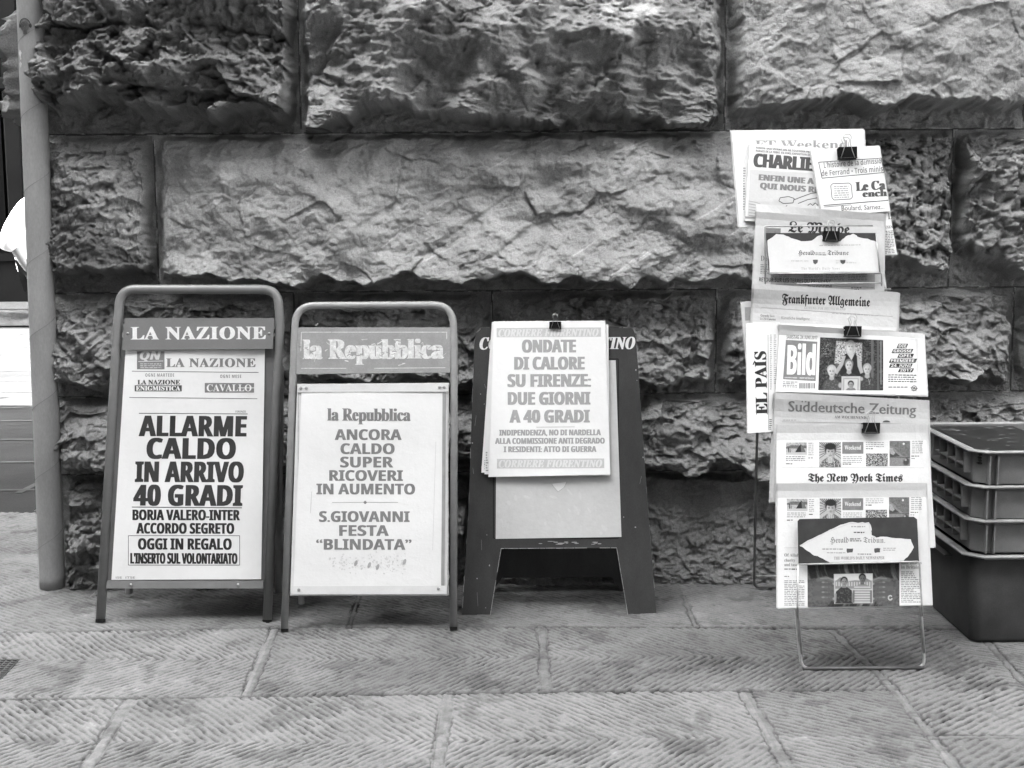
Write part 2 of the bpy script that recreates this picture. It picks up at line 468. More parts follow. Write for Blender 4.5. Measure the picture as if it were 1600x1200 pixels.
    def text(s, txt, font, x0, base, width, cap, mname, L=1, ang=0.0, bold=0.0, spacing=1.0, slant=0.0):
        V, F = glyphs(txt, font, spacing)
        if not len(V): return
        lo = V[:, 0].min(); wdt = V[:, 0].max() - lo
        sx = width/wdt; sy = cap/capheight(font); mi = s.m(mname)
        ca, sa = math.cos(R(ang)), math.sin(R(ang))
        offs = [0.0] if bold <= 0 else [-bold, bold] if bold < .5 else [-bold, 0.0, bold]
        for k, o in enumerate(offs):
            P = []
            for v in V:
                x = (v[0]-lo)*sx + o + v[1]*sy*slant; y = -v[1]*sy
                P.append(np.array((x0 + x*ca - y*sa, base + x*sa + y*ca)))
            T = [t for f in F for t in ((f,) if len(f) == 3 else [(f[0], f[i], f[i+1]) for i in range(1, len(f)-1)])]
            s.tris(P, T, mi, .0003 + L*.00012 + k*.00004)
    def greek(s, x0, y0, x1, y1, lead, mname='ink_mid', th=.45, L=0, ang=0.0, ragged=False):
        y = y0; ca, sa = math.cos(R(ang)), math.sin(R(ang)); mi = s.m(mname); W = x1 - x0
        while y < y1:
            x = 0.0; end = W*(s.rng.uniform(.55, .95) if (ragged or s.rng.random() < .12) else 1.0)
            while x < end:
                wl = min(s.rng.uniform(2.0, 6.5), end - x); h = lead*th*s.rng.uniform(.8, 1.1)
                if wl > .8:
                    c = [(x, y-y0), (x+wl, y-y0), (x+wl, y-y0+h), (x, y-y0+h)]
                    V = [s.P(x0 + a*ca - b*sa, y0 + a*sa + b*ca, .0003 + L*.00012) for a, b in c]
                    s._add(V, [(0, 3, 2, 1)], mi)
                x += wl + 1.1
            y += lead
    def picture(s, pic, L=1):             # a printed photograph: a fine grid whose tone is the print
        ny, nx = pic.a.shape; mi = s.m('print'); V = []
        for j in range(ny):
            for i in range(nx):
                V.append(s.P(pic.X[j, i], pic.Y[j, i], .0003 + L*.00012))
        s.tn[len(s.V)] = np.clip(pic.a, .015, 1.05).ravel()
        s._add(V, [(j*nx+i, (j+1)*nx+i, (j+1)*nx+i+1, j*nx+i+1) for j in range(ny-1) for i in range(nx-1)], mi)
    def build(s, name, label=None, cat=None, group=None, parent=None):
        V = np.array([tuple(v) for v in s.V]); tn = None
        if s.tn:
            tn = np.ones(len(V))
            for k, a in s.tn.items(): tn[k:k+len(a)] = a
        o = mesh_np(name, V, s.F, s.mats, parent, None, s.I, False, tn)
        return tag(o, label, cat, group)

# ------------------------------------------------------------------ the rusticated wall
WALL_L = at(84, 560, 0).x                 # outer corner of the building
def z_of(py, px=800, Y=-.03): return at(px, py, Y).z
def x_of(px, py=400, Y=-.03): return at(px, py, Y).x
wall = empty('rusticated_wall', (WALL_L, 0, 0), 'weathered rusticated stone wall of big rough hewn blocks behind the newspaper stands', 'wall')
def dense(a, b, res, f=2.6, wd=.07):         # a row of sample positions, closer together near both ends
    n = int((b-a)/res*4); x = np.linspace(a, b, n+1); dn = 1 + (f-1)*(np.exp(-((x-a)/wd)**2) + np.exp(-((b-x)/wd)**2))
    c = np.concatenate([[0], np.cumsum((dn[1:]+dn[:-1])/2*np.diff(x))]); m = max(4, int(c[-1]/res))
    return np.interp(np.linspace(0, c[-1], m+1), c, x)
def stone_block(x0, x1, z0, z1, seed, bulge=.10, gap=.05, top=.10, side=.03, margin=.012, lipjag=.03, rough=.012, fac=.5, fs=.10, fine=.003,
                und=.3, tone=1.0, stain=None, veins=0, rmode='ridge', res=.0042, side_face=False, lean=.45, strata=0.0, pock=0.0, low=0.0, ax=1.4):
    g = .0007
    X, Z = np.meshgrid(dense(x0+g, x1-g, res), dense(z0+g, z1-g, res))
    nx = X.shape[1]-1; nz = X.shape[0]-1
    ox, oz = seed*3.17, seed*1.73
    jag = fbm(X+ox, Z+oz, .11, 5, seed+3, .58)
    jb = fbm(X+ox, Z*.35+oz, .24, 6, seed+7, .52)
    dl = X-x0; dr = x1-X; dt = z1-Z; db = Z-z0; H = z1-z0
    def sh(d, steep, wide, j, k): return k*sst(margin*.5, margin+steep*.6, d + jag*j) + (1-k)*sst(0, wide, d + jag*j*1.5)
    wide = min(.26, (x1-x0)*.42)
    env = sh(dl, side, wide, .010, .62)*sh(dr, side, wide, .010, .62)*sh(dt, .03, .05 + top*1.4, .008, .40)
    lip = sst(gap*.60, gap*1.0, db + jb*lipjag)
    lw = .25*fbm(X+ox, Z+oz, .34, 3, seed+11)
    body = bulge*((1-lean) + lean*np.clip(1-db/H, 0, 1)) + und*bulge*fbm(X+ox, Z+oz, .32, 3, seed+11)
    hb = env*lip*body
    hs = env*lip*bulge
    wx = X + ox + .006*fbm(X+ox, Z+oz, .06, 3, seed) + .25*hs; wz = Z + oz + .006*fbm(X+ox, Z+oz, .06, 3, seed+50) - .25*hs
    F = facets(wx, wz, fs, seed, .9, ax)*fac + facets(wx, wz, fs*.42, seed+31, .9, ax)*fac*.8 + facets(wx, wz, fs*.17, seed+61, .9, ax)*fac*.7
    rg = rough*fbm(wx, wz*1.25, .07, 6, seed+21, .55, rmode)
    st = strata*fbm(wx*.25, wz + .12*wx, .035, 4, seed+41, .55, 'ridge') if strata else 0
    pk = 0
    if pock: pk = -pock*sst(.15, .75, fbm(wx, wz, .028, 4, seed+71, .55))
    lowv = low*fbm(X+ox, Z+oz, .18, 2, seed+91) if low else 0
    e0 = np.clip(env*1.6, 0, 1)
    h = hb + e0*lip*(F + rg + st + pk + lowv) + e0*(1-lip)*(.006 + .012*fbm(wx, wz, .05, 5, seed+15)) + fine*fbm(wx, wz, .018, 3, seed+5, .62)*(.3+.7*e0)
    h = np.maximum(h, -.004 + .002*jag) + .004
    t = np.full_like(X, tone)
    t *= 1 + .16*fbm(X+ox, Z+oz, .22, 4, seed+81, .6)
    if stain is not None: t = stain(X, Z, t)
    # mortar and dark lines along the joints, broken up; patchy darkening near block edges
    e = np.minimum(np.minimum(dl, dr), np.minimum(dt, db)); nb = fbm(X+ox, Z+oz, .06, 4, seed+87)
    t = np.where((e < .0045) & (nb > .30), t*1.55, np.where((e < .003) & (nb < .1), t*.45, t))
    t *= 1 - .25*(1-sst(.0, .05, e))*sst(-.3, .4, fbm(X+ox, Z+oz, .12, 4, seed+88))
    if veins:
        rr = random.Random(seed)
        for k in range(veins):
            a = rr.uniform(x0-.2, x1); b = z0 + rr.uniform(-.2, .25)*H; sl = rr.uniform(.35, .85)
            d = np.abs((Z-b) - sl*(X-a) + .006*jag)/math.hypot(1, sl)
            gate = sst(.0, .3, fbm(X, Z, .16, 3, seed+k*7))
            wv = np.exp(-(d/.0022)**2)*gate
            t = t*(1 + .55*wv); h = h - .0022*wv*(k % 2)
        for k in range(4):                    # long slanting tool gouges
            a = x0 + (x1-x0)*rr.uniform(.2, .8); b = z0 + H*rr.uniform(.25, .5); sl = rr.uniform(.4, .75); L = rr.uniform(.06, .16)
            u = ((X-a) + sl*(Z-b))/math.hypot(1, sl); d = ((Z-b) - sl*(X-a) + .01*jag)/math.hypot(1, sl)
            h = h - .012*np.exp(-(u/L)**2)*np.where(d > 0, np.exp(-(d/.008)**2), np.exp(-(d/.03)**2))
    if side_face:
        P = np.stack([WALL_L - h + .004, X, Z], -1)           # faces the side street: u runs along -Y
        P[..., 1] = -X
    else:
        P = np.stack([X, -h, Z], -1)
    n = (nx+1)*(nz+1); V = P.reshape(-1, 3); idx = np.arange(n).reshape(nz+1, nx+1)
    F4 = np.stack([idx[:-1, :-1], idx[:-1, 1:], idx[1:, 1:], idx[1:, :-1]], -1).reshape(-1, 4)
    bd = np.concatenate([idx[0, :], idx[1:, -1], idx[-1, -2::-1], idx[-2:0:-1, 0]])
    S = V[bd].copy()
    if side_face: S[:, 0] = WALL_L + .03
    else: S[:, 1] = .03
    o = len(V); V = np.concatenate([V, S]); m = len(bd); k = np.arange(m); k2 = (k+1) % m
    F4 = np.concatenate([F4, np.stack([bd[k2], bd[k], o+k, o+k2], -1)])
    tt = np.concatenate([t.ravel(), np.full(m, .6)])
    return mesh_np('stone_block', V, F4, ['stone'], wall, None, None, True, tt)

ZA0 = z_of(206, 700); ZB0 = z_of(455, 700); ZC0 = z_of(616, 1000); ZD0 = z_of(738, 1000); ZT = ZA0 + .52
rows_x = {}
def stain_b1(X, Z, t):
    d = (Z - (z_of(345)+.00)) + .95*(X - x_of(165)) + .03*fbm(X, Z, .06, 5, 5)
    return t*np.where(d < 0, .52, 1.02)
def stain_a2(X, Z, t):
    n = fbm(X, Z, .10, 5, 77)
    pale = sst(.0, .25, n - 9*np.hypot((X-x_of(985, 30))*.9, Z-z_of(18))+.75)
    return t*(1 + .7*pale)*(1 - .35*sst(.1, .5, fbm(X, Z, .3, 4, 19)))
def stain_pale(X, Z, t): return t*1.06
# row A (top)
stone_block(WALL_L, x_of(474), ZA0, ZT, 1, bulge=.21, gap=.105, top=.06, lipjag=.06, rough=.020, fac=.95, fs=.11, tone=.66, und=.5, margin=.016, ax=1.9, fine=.004)
stone_block(x_of(474), x_of(1131), ZA0, ZT, 2, bulge=.20, gap=.05, top=.05, lipjag=.07, rough=.010, fac=.22, fs=.16, tone=.95, strata=.009, und=.6, low=.025, stain=stain_a2, side=.07, lean=.5)
stone_block(x_of(1131), x_of(1594), ZA0, ZT, 3, bulge=.20, gap=.075, top=.04, lipjag=.05, rough=.0065, rmode='', fac=.11, fs=.13, tone=1.12, und=.12, side=.05, lean=.3, fine=.003, low=.01)
stone_block(x_of(1594), x_of(1594)+.9, ZA0, ZT, 4, bulge=.18, gap=.06, rough=.012, fac=.5, tone=.9)
# row B
stone_block(WALL_L, x_of(244), ZB0, ZA0, 5, bulge=.13, gap=.075, top=.07, lipjag=.045, rough=.006, fac=.35, fs=.05, tone=.95, und=.12, stain=stain_b1, pock=.010, lean=.5, fine=.004)
stone_block(x_of(244), x_of(1195), ZB0, ZA0, 6, bulge=.165, gap=.048, top=.045, lipjag=.045, rough=.0085, rmode='', fac=.10, fs=.11, tone=1.2, und=.24, veins=9, side=.06, lean=.44, low=.022, fine=.0026)
stone_block(x_of(1195), x_of(1487), ZB0, ZA0, 7, bulge=.14, gap=.080, top=.04, lipjag=.045, rough=.008, fac=.45, fs=.06, tone=.95, und=.15, pock=.020, lean=.5)
stone_block(x_of(1487), x_of(1487)+1.0, ZB0, ZA0, 8, bulge=.19, gap=.115, top=.05, lipjag=.07, rough=.014, fac=.6, fs=.12, tone=.95, und=.4, lean=.5)
# row C
stone_block(WALL_L, x_of(455), ZC0, ZB0, 9, bulge=.12, gap=.075, top=.09, lipjag=.05, rough=.009, fac=.45, fs=.09, tone=.85, und=.3, pock=.010, lean=.5)
stone_block(x_of(455), x_of(768), ZC0, ZB0, 10, bulge=.11, gap=.07, top=.09, rough=.010, fac=.45, fs=.09, tone=.9, lean=.5)
stone_block(x_of(768), x_of(1122), ZC0, ZB0, 11, bulge=.12, gap=.085, top=.12, lipjag=.05, rough=.008, fac=.42, fs=.07, tone=.92, und=.25, side=.045, pock=.01, lean=.5)
stone_block(x_of(1122), x_of(1592), ZC0, ZB0, 12, bulge=.12, gap=.07, top=.09, lipjag=.05, rough=.010, fac=.45, fs=.08, tone=.88, und=.3, side=.05, lean=.5)
stone_block(x_of(1592), x_of(1592)+.9, ZC0, ZB0, 13, bulge=.11, gap=.07, tone=.88)
# row D
stone_block(WALL_L, x_of(300), ZD0, ZC0, 14, bulge=.15, gap=.06, top=.10, lipjag=.05, rough=.010, fac=.4, fs=.08, tone=.85, und=.3, lean=.4)
stone_block(x_of(300), x_of(880), ZD0, ZC0, 15, bulge=.11, gap=.06, top=.06, rough=.010, fac=.45, fs=.08, tone=.85)
stone_block(x_of(880), x_of(1440), ZD0, ZC0, 16, bulge=.14, gap=.035, top=.09, lipjag=.07, rough=.010, fac=.5, fs=.10, tone=.92, und=.45, low=.02, lean=.4)
stone_block(x_of(1440), x_of(1440)+1.2, ZD0, ZC0, 17, bulge=.14, gap=.045, top=.07, lipjag=.05, rough=.010, fac=.45, fs=.09, tone=.98, und=.3)
# row E (on the ground)
stone_block(WALL_L, x_of(215, 850), -.03, ZD0, 18, bulge=.12, gap=.0, top=.10, side=.10, rough=.012, fac=.6, fs=.10, tone=.7, und=.35, lean=.3, pock=.012)
stone_block(x_of(215, 850), x_of(740, 850), -.03, ZD0, 19, bulge=.09, gap=.0, top=.08, rough=.008, fac=.4, tone=.7)
stone_block(x_of(740, 850), x_of(1300, 850), -.03, ZD0, 20, bulge=.085, gap=.0, top=.22, side=.08, rough=.005, fac=.22, fs=.05, fine=.005, tone=.86, und=.12, lean=.15)
stone_block(x_of(1300, 850), x_of(1300, 850)+1.5, -.03, ZD0, 21, bulge=.10, gap=.0, top=.12, tone=.8)
# return of the corner on the side street
for z0, z1, bl, sd_ in ((ZA0, ZT, .16, 22), (ZB0, ZA0, .04, 23), (ZC0, ZB0, .05, 24), (ZD0, ZC0, .05, 25), (-.03, ZD0, .10, 26)):
    stone_block(-1.3, 0.0, z0, z1, sd_, bulge=bl, gap=.07 if z0 > 0 else 0, top=.07, tone=.6, fac=.5, side_face=True, res=.01, lean=.2, side=.05)
# coarser courses above the picture, and the core behind
for k in range(3):
    x = WALL_L
    for j in range(4):
        wd = (1.1, .8, 1.3, .9)[(j+k) % 4]
        stone_block(x, x+wd, ZT + k*.5, ZT + k*.5 + .5, 40+k*5+j, bulge=.13, res=.015, tone=.9); x += wd
cb = MB(); cb.box((WALL_L+.02, .014, -.05), (WALL_L+16, 2.6, 16.0)); cb.build('wall_core', 'stone_core', wall)
cb = MB(); cb.box((WALL_L-1.6, -3.0, 12.0), (WALL_L+16, .014, 12.35)); cb.build('added_eaves', 'stone_core', wall)  # unseen deep overhang, added to block light from overhead

# ------------------------------------------------------------------ pavement, street
SEG = []      # joints of the paving: (a, b, half width, kind) in ground coordinates
def joint(p, q, hw, kind):
    a = gnd(*p); b = gnd(*q); SEG.append((np.array(a[:2]), np.array(b[:2]), hw*(.8 if kind else 1), kind))
joint((-120, 990), (450, 979), .010, 0); joint((450, 979), (1000, 979), .008, 0); joint((1000, 979), (1290, 981), .006, 0); joint((1290, 981), (1900, 984), .006, 0)
joint((-120, 1094), (400, 1087), .012, 0); joint((400, 1087), (850, 1080), .010, 0); joint((850, 1080), (1388, 1077), .008, 0)
joint((430, 979), (383, 1088), .020, 1); joint((846, 979), (853, 1081), .019, 1); joint((1296, 980), (1388, 1066), .016, 1)
joint((204, 1092), (118, 1225), .022, 1); joint((700, 1083), (680, 1230), .021, 1); joint((1163, 1078), (1250, 1230), .020, 1)
joint((1386, 1064), (1530, 1240), .018, 1); joint((1532, 990), (1720, 1195), .014, 1); joint((1450, 1150), (1900, 1150), .013, 1)
joint((1068, 930), (1088, 980), .010, 1); joint((560, 930), (545, 980), .010, 1); joint((-40, 1200), (-300, 1500), .02, 1)
joint((-200, 829), (110, 829), .008, 0); joint((-200, 797), (110, 796), .012, 0)
JY = [gnd(800, y).y for y in (980, 1082)]
def pave_height(X, Y):
    wx = X + .007*gnoise(X*3, Y*3, 3); wy = Y + .007*gnoise(X*3+9, Y*3, 4)
    edge = np.zeros_like(X); mort = np.zeros_like(X); crack = np.zeros_like(X)
    j = .006*fbm(X, Y, .05, 4, 8)
    for a, b, hw, kind in SEG:
        d = b - a; L2 = d.dot(d)
        t = np.clip(((X-a[0])*d[0] + (Y-a[1])*d[1])/L2, 0, 1)
        dist = np.hypot(X-a[0]-t*d[0], Y-a[1]-t*d[1]) + j
        if kind: mort = np.maximum(mort, 1 - sst(hw*.8, hw*1.05, dist)); edge = np.maximum(edge, (1 - sst(.0008, .004, np.abs(dist - hw*1.05)))*sst(-.5, .3, gnoise(X*8+3, Y*8, 67))); crack = np.maximum(crack, .6*(1 - sst(.0004, .0026, np.abs(dist-.7*j-hw*.75)))*(.5+gnoise(X*9, Y*9, 61)))
        else: mort = np.maximum(mort, 1 - sst(hw*.5, hw*1.0, dist)); crack = np.maximum(crack, (1 - sst(.0035, .0085, dist))*(.85 + .3*gnoise(X*5, Y*5, 9)))
    # chiselled chevrons, a new run for every slab
    row = np.where(Y > JY[0], 0, np.where(Y > JY[1], 1, 2))
    mid = np.where(row == 0, .2, np.where(row == 1, (JY[0]+JY[1])/2, JY[1] - (JY[0]-JY[1])*.56))
    k = .85
    ph = wx + k*np.abs(wy - mid) + .02*gnoise(X*1.5, Y*1.5, 21)
    # right hand slabs: chevrons pointing to the wall
    def side_of(p, q):
        a = np.array(gnd(*p)[:2]); b = np.array(gnd(*q)[:2]); return (b[0]-a[0])*(Y-a[1]) - (b[1]-a[1])*(X-a[0])
    rA = (side_of((1296, 980), (1530, 1240)) > 0) & (row > 0)
    rB = (side_of((1163, 1078), (1250, 1230)) > 0) & (row == 2) & ~rA
    xm1 = np.where(rA, 1.33, .60)
    ph2 = wy*1.0 + .75*np.abs(wx - xm1 + .12*(wy+1.3)) + .01*gnoise(X*2, Y*2, 23)
    ph = np.where(rA | rB, ph2*.95, ph)
    ph = np.where((X < -1.25) & (Y > .3), wx*1.0 - wy*.9, ph)
    ph = np.where(row == 0, wx*.8 + 1.0*wy + .03*gnoise(X*2, Y*2, 29), ph)
    lam = .0235
    c = ph/lam + .16*gnoise(X*14, Y*14, 33) + .10*gnoise(X*40, Y*40, 34)
    gz = np.cos(2*np.pi*c); gr = sst(-.45, .30, gz)
    wear = np.clip(.8 + .45*fbm(X, Y, .22, 4, 37, .6), .12, 1.1)*np.where(row == 0, .62, 1)
    brk = np.clip(.72 + .8*fbm(X, Y, .035, 3, 39), .15, 1.15)
    amp = .0062*wear*brk
    lvl = .0025*gnoise(np.floor(X*1.1+.3)*7.3 + X*.8, Y*.8, 41)
    h = lvl + (gr-1)*amp*(1-mort) + .0016*fbm(X, Y, .03, 5, 43, .6) - .009*crack - .003*edge - .002*mort + .0012*mort*fbm(X, Y, .02, 4, 47)
    tone = 1.06 + .20*fbm(X, Y, .35, 5, 51, .6) + .05*_rnd(np.floor(X*1.3).astype(np.int64), row.astype(np.int64), 5)
    tone *= 1 - .66*(1-gr)*wear*brk*(1-mort)  # groove dirt, also standing in for the shade inside the grooves
    dust = sst(.25, .9, fbm(X, Y, .05, 4, 53))*(1-gr)
    tone *= 1 + .35*dust*(1-mort)
    tone = tone*(1-mort) + mort*1.03*(1 + .22*fbm(X, Y, .03, 4, 57))
    tone *= (1 - .78*crack)*(1 - .55*edge)  # dark joint cracks, plus slab-edge shadow lines put into the tone
    sid = row*16
    for a, b, hw, kind in SEG:
        if kind:
            if a[1] < b[1]: a, b = b, a
            my = (a[1]+b[1])/2; rw = 0 if my > JY[0] else 1 if my > JY[1] else 2
            sid = sid + np.where(row == rw, ((b[0]-a[0])*(Y-a[1]) - (b[1]-a[1])*(X-a[0]) > 0).astype(int), 0)
    tone *= .86 + .26*_rnd(sid.astype(np.int64), sid.astype(np.int64)*0 + 3, 7)
    gr_ = random.Random(12)
    for k in range(46):                       # old gum and drip spots
        gx, gy, q = gr_.uniform(-1.9, 1.9), gr_.uniform(-1.7, -.2), gr_.uniform(.004, .013)
        tone *= 1 - gr_.choice((.35, .25, -.3))*(1 - sst(.7, 1.1, np.hypot(X-gx, (Y-gy)*1.2)/q))
    # a few darker stains in random patches
    tone *= 1 - .28*sst(.25, .7, fbm(X, Y, .16, 5, 59, .65))
    return h, tone
def pave_grid(x0, x1, y0, y1, res):
    nx = int((x1-x0)/res); ny = int((y1-y0)/res)
    X, Y = np.meshgrid(np.linspace(x0, x1, nx+1), np.linspace(y0, y1, ny+1)); h, t = pave_height(X, Y)
    idx = np.arange((nx+1)*(ny+1)).reshape(ny+1, nx+1)
    F = np.stack([idx[:-1, :-1], idx[:-1, 1:], idx[1:, 1:], idx[1:, :-1]], -1).reshape(-1, 4)
    return np.stack([X, Y, h], -1).reshape(-1, 3), F, t.ravel()
V1, F1, T1 = pave_grid(-1.9, 1.9, -1.75, .06, .0030)
V2, F2, T2 = pave_grid(-2.6, -1.35, .06, 1.06, .005)
V3, F3, T3 = pave_grid(-4.5, 6.0, -5.5, -1.75, .05)
V4, F4, T4 = pave_grid(-4.5, -1.9, -1.75, 1.06, .03)
V5, F5, T5 = pave_grid(1.9, 6.0, -1.75, .06, .03)
Vs, Fs, Ts, o = [], [], [], 0
for a, b, c in ((V1, F1, T1), (V2, F2, T2), (V3, F3, T3), (V4, F4, T4), (V5, F5, T5)):
    if a is V4: a = a + np.array((0, 0, -.003))
    Vs.append(a); Fs.append(b+o); Ts.append(c); o += len(a)
tag(mesh_np('pavement', np.concatenate(Vs), np.concatenate(Fs), ['pavement'], None, (0, 0, 0), None, True, np.concatenate(Ts)), kind='structure')
sb = MB(); sb.add([(-60, -60, -.02), (60, -60, -.02), (60, 60, -.02), (-60, 60, -.02)], [(0, 1, 2, 3)])
sr = random.Random(2)                     # wide flags of the side street: paler joints and worn streaks
for k in range(16):
    y = 1.5 + k*.72; sb.add([(-9, y, -.016), (-1.7, y+.1, -.016), (-1.7, y+.135, -.016), (-9, y+.04, -.016)], [(0, 1, 2, 3)], 1)
    for j in range(5): x = -8.5 + j*1.5 + sr.uniform(-.3, .3); sb.add([(x, y+.04, -.0155), (x+.035, y+.04, -.0155), (x+.06, y+.74, -.0155), (x+.03, y+.74, -.0155)], [(0, 1, 2, 3)], 1)
for k in range(26):
    x, y = sr.uniform(-6, -1.8), sr.uniform(1.3, 9); a, b = sr.uniform(.08, .35), sr.uniform(.02, .07)
    sb.add([(x+a*math.cos(t)*(1+.2*math.sin(3*t)), y+b*math.sin(t)*(1+.3*math.cos(2*t)), -.0145+k*.0001) for t in [q*math.pi/8 for q in range(16)]], [tuple(range(16))], 1)
tag(sb.build('street', ['street', 'street_joint'], None, (0, 0, -.02)), kind='structure')

# iron cover let into the paving at the left edge
c = MB(); p0 = gnd(-60, 1031); p1 = gnd(31, 1031); p2 = gnd(2, 1062); p3 = gnd(-100, 1062)
qd = [p3, p2, p1, p0]
c.loft([[(p.x, p.y, -.012) for p in qd], [(p.x, p.y, .003) for p in qd]], 0)
fr = c.build('drain_cover', 'iron'); tag(fr, 'dark iron drain cover let into the paving at the bottom left corner', 'drain cover')
mm = MB()
for k in range(9):
    a = p3.lerp(p0, (k+.7)/9.5); b = p2.lerp(p1, (k+.7)/9.5)
    for t in range(10):
        q = a.lerp(b, (t+.5)/10); mm.box((q.x-.005, q.y-.004, .003), (q.x+.005, q.y+.004, .0055))
mm.build('stud_pattern', 'iron', fr)

# ------------------------------------------------------------------ the far side of the side street
fb = empty('stone_palace', (-8, 13.2, 0), 'dark stone palace front with pilasters across the sunlit side street', 'building')
m_ = MB(); m_.box((-20, 13.2, -.02), (7, 14.5, 20)); m_.build('facade', 'far_stone', fb)
m_ = MB(); m_.box((-20, 13.05, .0), (7, 13.2, .75)); m_.box((-20, 13.0, .75), (7, 13.2, .85)); m_.build('plinth', 'far_stone', fb)
for x in (-8.6, -7.45, -6.72, -6.25, -5.2):
    m_ = MB(); wd = .22 if x in (-6.72, -6.25) else .34
    m_.box((x, 13.0, .85), (x+wd, 13.2, 3.0), 0, .02); m_.box((x-.05, 12.95, 3.0), (x+wd+.05, 13.2, 3.16), 0, .02); m_.box((x, 13.02, 3.16), (x+wd, 13.2, 6)); m_.build('pilaster', 'far_stone', fb)
m_ = MB(); m_.box((-7.05, 13.12, .85), (-6.80, 13.2, 4.4)); m_.build('door', 'far_door', fb)
for k in range(4):
    m_ = MB(); m_.box((-6.45, 13.08, 1.0+k*.5), (-6.28, 13.2, 1.42+k*.5), 0, .03); m_.build('quoin_stone', 'far_stone', fb)
V, F, T = [], [], []
ng = 160; X, S_ = np.meshgrid(np.linspace(-16, 5, ng+1), np.array([0, .25, .5, .75, 1.0]))
Yk = 11.55 - .10*(1-S_) + .05*fbm(X, S_, .3, 4, 5); Zk = .0 + .20*S_ + .03*fbm(X, S_*2, .35, 4, 6)*(S_ > .2)
V = np.stack([X, Yk, Zk], -1).reshape(-1, 3); idx = np.arange(len(V)).reshape(X.shape)
F = np.stack([idx[:-1, :-1], idx[:-1, 1:], idx[1:, 1:], idx[1:, :-1]], -1).reshape(-1, 4)
tag(mesh_np('kerb', V, F, ['kerb_stone'], None, None, None, True), kind='structure')
m_ = MB(); m_.box((-16, 11.55, -.015), (5, 13.05, .20)); tag(m_.build('far_pavement', 'kerb_stone'), kind='structure')

# unseen houses added to shade the narrow street (outside the picture)
def shading_house(name, label, a, b, wins):
    t = empty(name, ((a[0]+b[0])/2, (a[1]+b[1])/2, 0), label, 'building')
    m_ = MB(); m_.box(a, b); m_.build('wall', 'plaster', t)
    for (c, e) in wins:
        m_ = MB(); m_.box(c, e); m_.build('window', 'dark_pane', t)
def win_front(y, x0, x1, h):
    r = []
    for k in range(int((x1-x0)/3)):
        for f in range(int(h/3.6)):
            x = x0 + 1 + k*3; z = 1.0 + f*3.6; r.append(((x, y-.03, z), (x+1.1, y+.012, z+1.9)))
    return r
OPP_Y, OPP_H = -8.0, 14.0
shading_house('shading_house', 'unseen plastered house added opposite to cut the low sky light', (-12, OPP_Y-6, -.1), (12.4, OPP_Y, OPP_H), win_front(OPP_Y, -12, 12, OPP_H))
shading_house('shading_house', 'unseen plastered house added to shut off light from the right end', (12.5, -9, -.1), (20, .0, 14), [((12.47, -6 + k*2.4, 1 + f*3.6), (12.512, -5 + k*2.4, 2.9 + f*3.6)) for k in range(2) for f in range(3)])
LX, LH, LYE = -8.6, 14.5, 5.2
lw = []
for k in range(5):
    for f in range(3):
        lw.append(((LX-.03, -10 + k*3, 1+f*3.6), (LX+.012, -8.9+k*3, 2.9+f*3.6)))
shading_house('shading_house', 'unseen plastered corner house added to shade the left of the street', (LX-8, -17, -.1), (LX, LYE, LH), lw)

# ------------------------------------------------------------------ pole at the corner
def lerp(a, b, t): return a + (b-a)*t
pb = gnd(82, 917); pz = at(46, 0, pb.y)
pole = MB(); N = 30; H = 3.2; rad = .0415
V = []; nr = 90
top = Vector((pb.x + (pz.x-pb.x)*(H/pz.z), pb.y + .01, H))
rings = []
for k in range(nr+1):
    t = k/nr; c = pb.lerp(top, t); rr = rad
    rings.append([(c.x + rr*math.cos(2*math.pi*i/N), c.y + rr*math.sin(2*math.pi*i/N), c.z) for i in range(N)])
pole.loft(rings, 0)
po = pole.build('metal_pole', 'pole_paint', None, pb, True); tag(po, 'tall pale grey metal pole at the corner of the wall with spiral seams', 'pole')
for k in range(9):                        # the spiral seams of the wrapping
    z0 = .12 + k*.235; pts = []
    for i in range(15):
        a = R(-178 + i*12.5); z = z0 + i*.0058; c = pb.lerp(top, z/H); pts.append((c.x + rad*1.012*math.cos(a), c.y + rad*1.012*math.sin(a), z))
    s_ = MB(); s_.tube(pts, .0007, 5); s_.build('seam', 'seam', po)
c = pb.lerp(top, at(40, 40, pb.y-rad).z/H)
def on_pole(dx, dz, e=.0008):
    a = -math.pi/2 - .12 + dx/rad; return (c.x + (rad*1.014+e)*math.cos(a), c.y + (rad*1.014+e)*math.sin(a), c.z + dz)
s_ = MB()
for q in range(7):                        # round head with headphones
    rr = .0105 + .004*(q % 2)
def disc(cx, cz, rx, rz, e): s_.add([on_pole(cx + rx*math.cos(t), cz + rz*math.sin(t), e) for t in [k*2*math.pi/18 for k in range(18)]], [tuple(range(18))])
pts = [on_pole(.017*math.cos(t), .004 + .019*math.sin(t)) for t in [math.pi*k/14 for k in range(15)]]; s_.tube(pts, .0013, 5)
for sx in (-1, 1): disc(sx*.0175, .001, .004, .007, .001)
for q in range(6):
    rr = .0135 - q*.0022; s_.tube([on_pole(rr*math.cos(t), -.001 + rr*1.1*math.sin(t)) for t in [k*2*math.pi/16 for k in range(16)]], .0005, 4, 0, True)
for q in range(5): s_.tube([on_pole(-.006+q*.003, -.016), on_pole(-.005+q*.0025, -.026)], .0006, 4)
s_.build('sticker', 'sticker', po)
s_ = MB()
for (dx, dz, a_, b_) in ((-.024, -.085, .007, .011), (-.025, -.118, .006, .008), (-.022, -.10, .003, .004)):
    s_.add([on_pole(dx + a_*math.cos(t)*(1+.3*math.sin(3*t)), dz + b_*math.sin(t)*(1+.25*math.cos(4*t))) for t in [k*2*math.pi/14 for k in range(14)]], [tuple(range(14))])
s_.build('paper_scrap', 'card_paper', po)

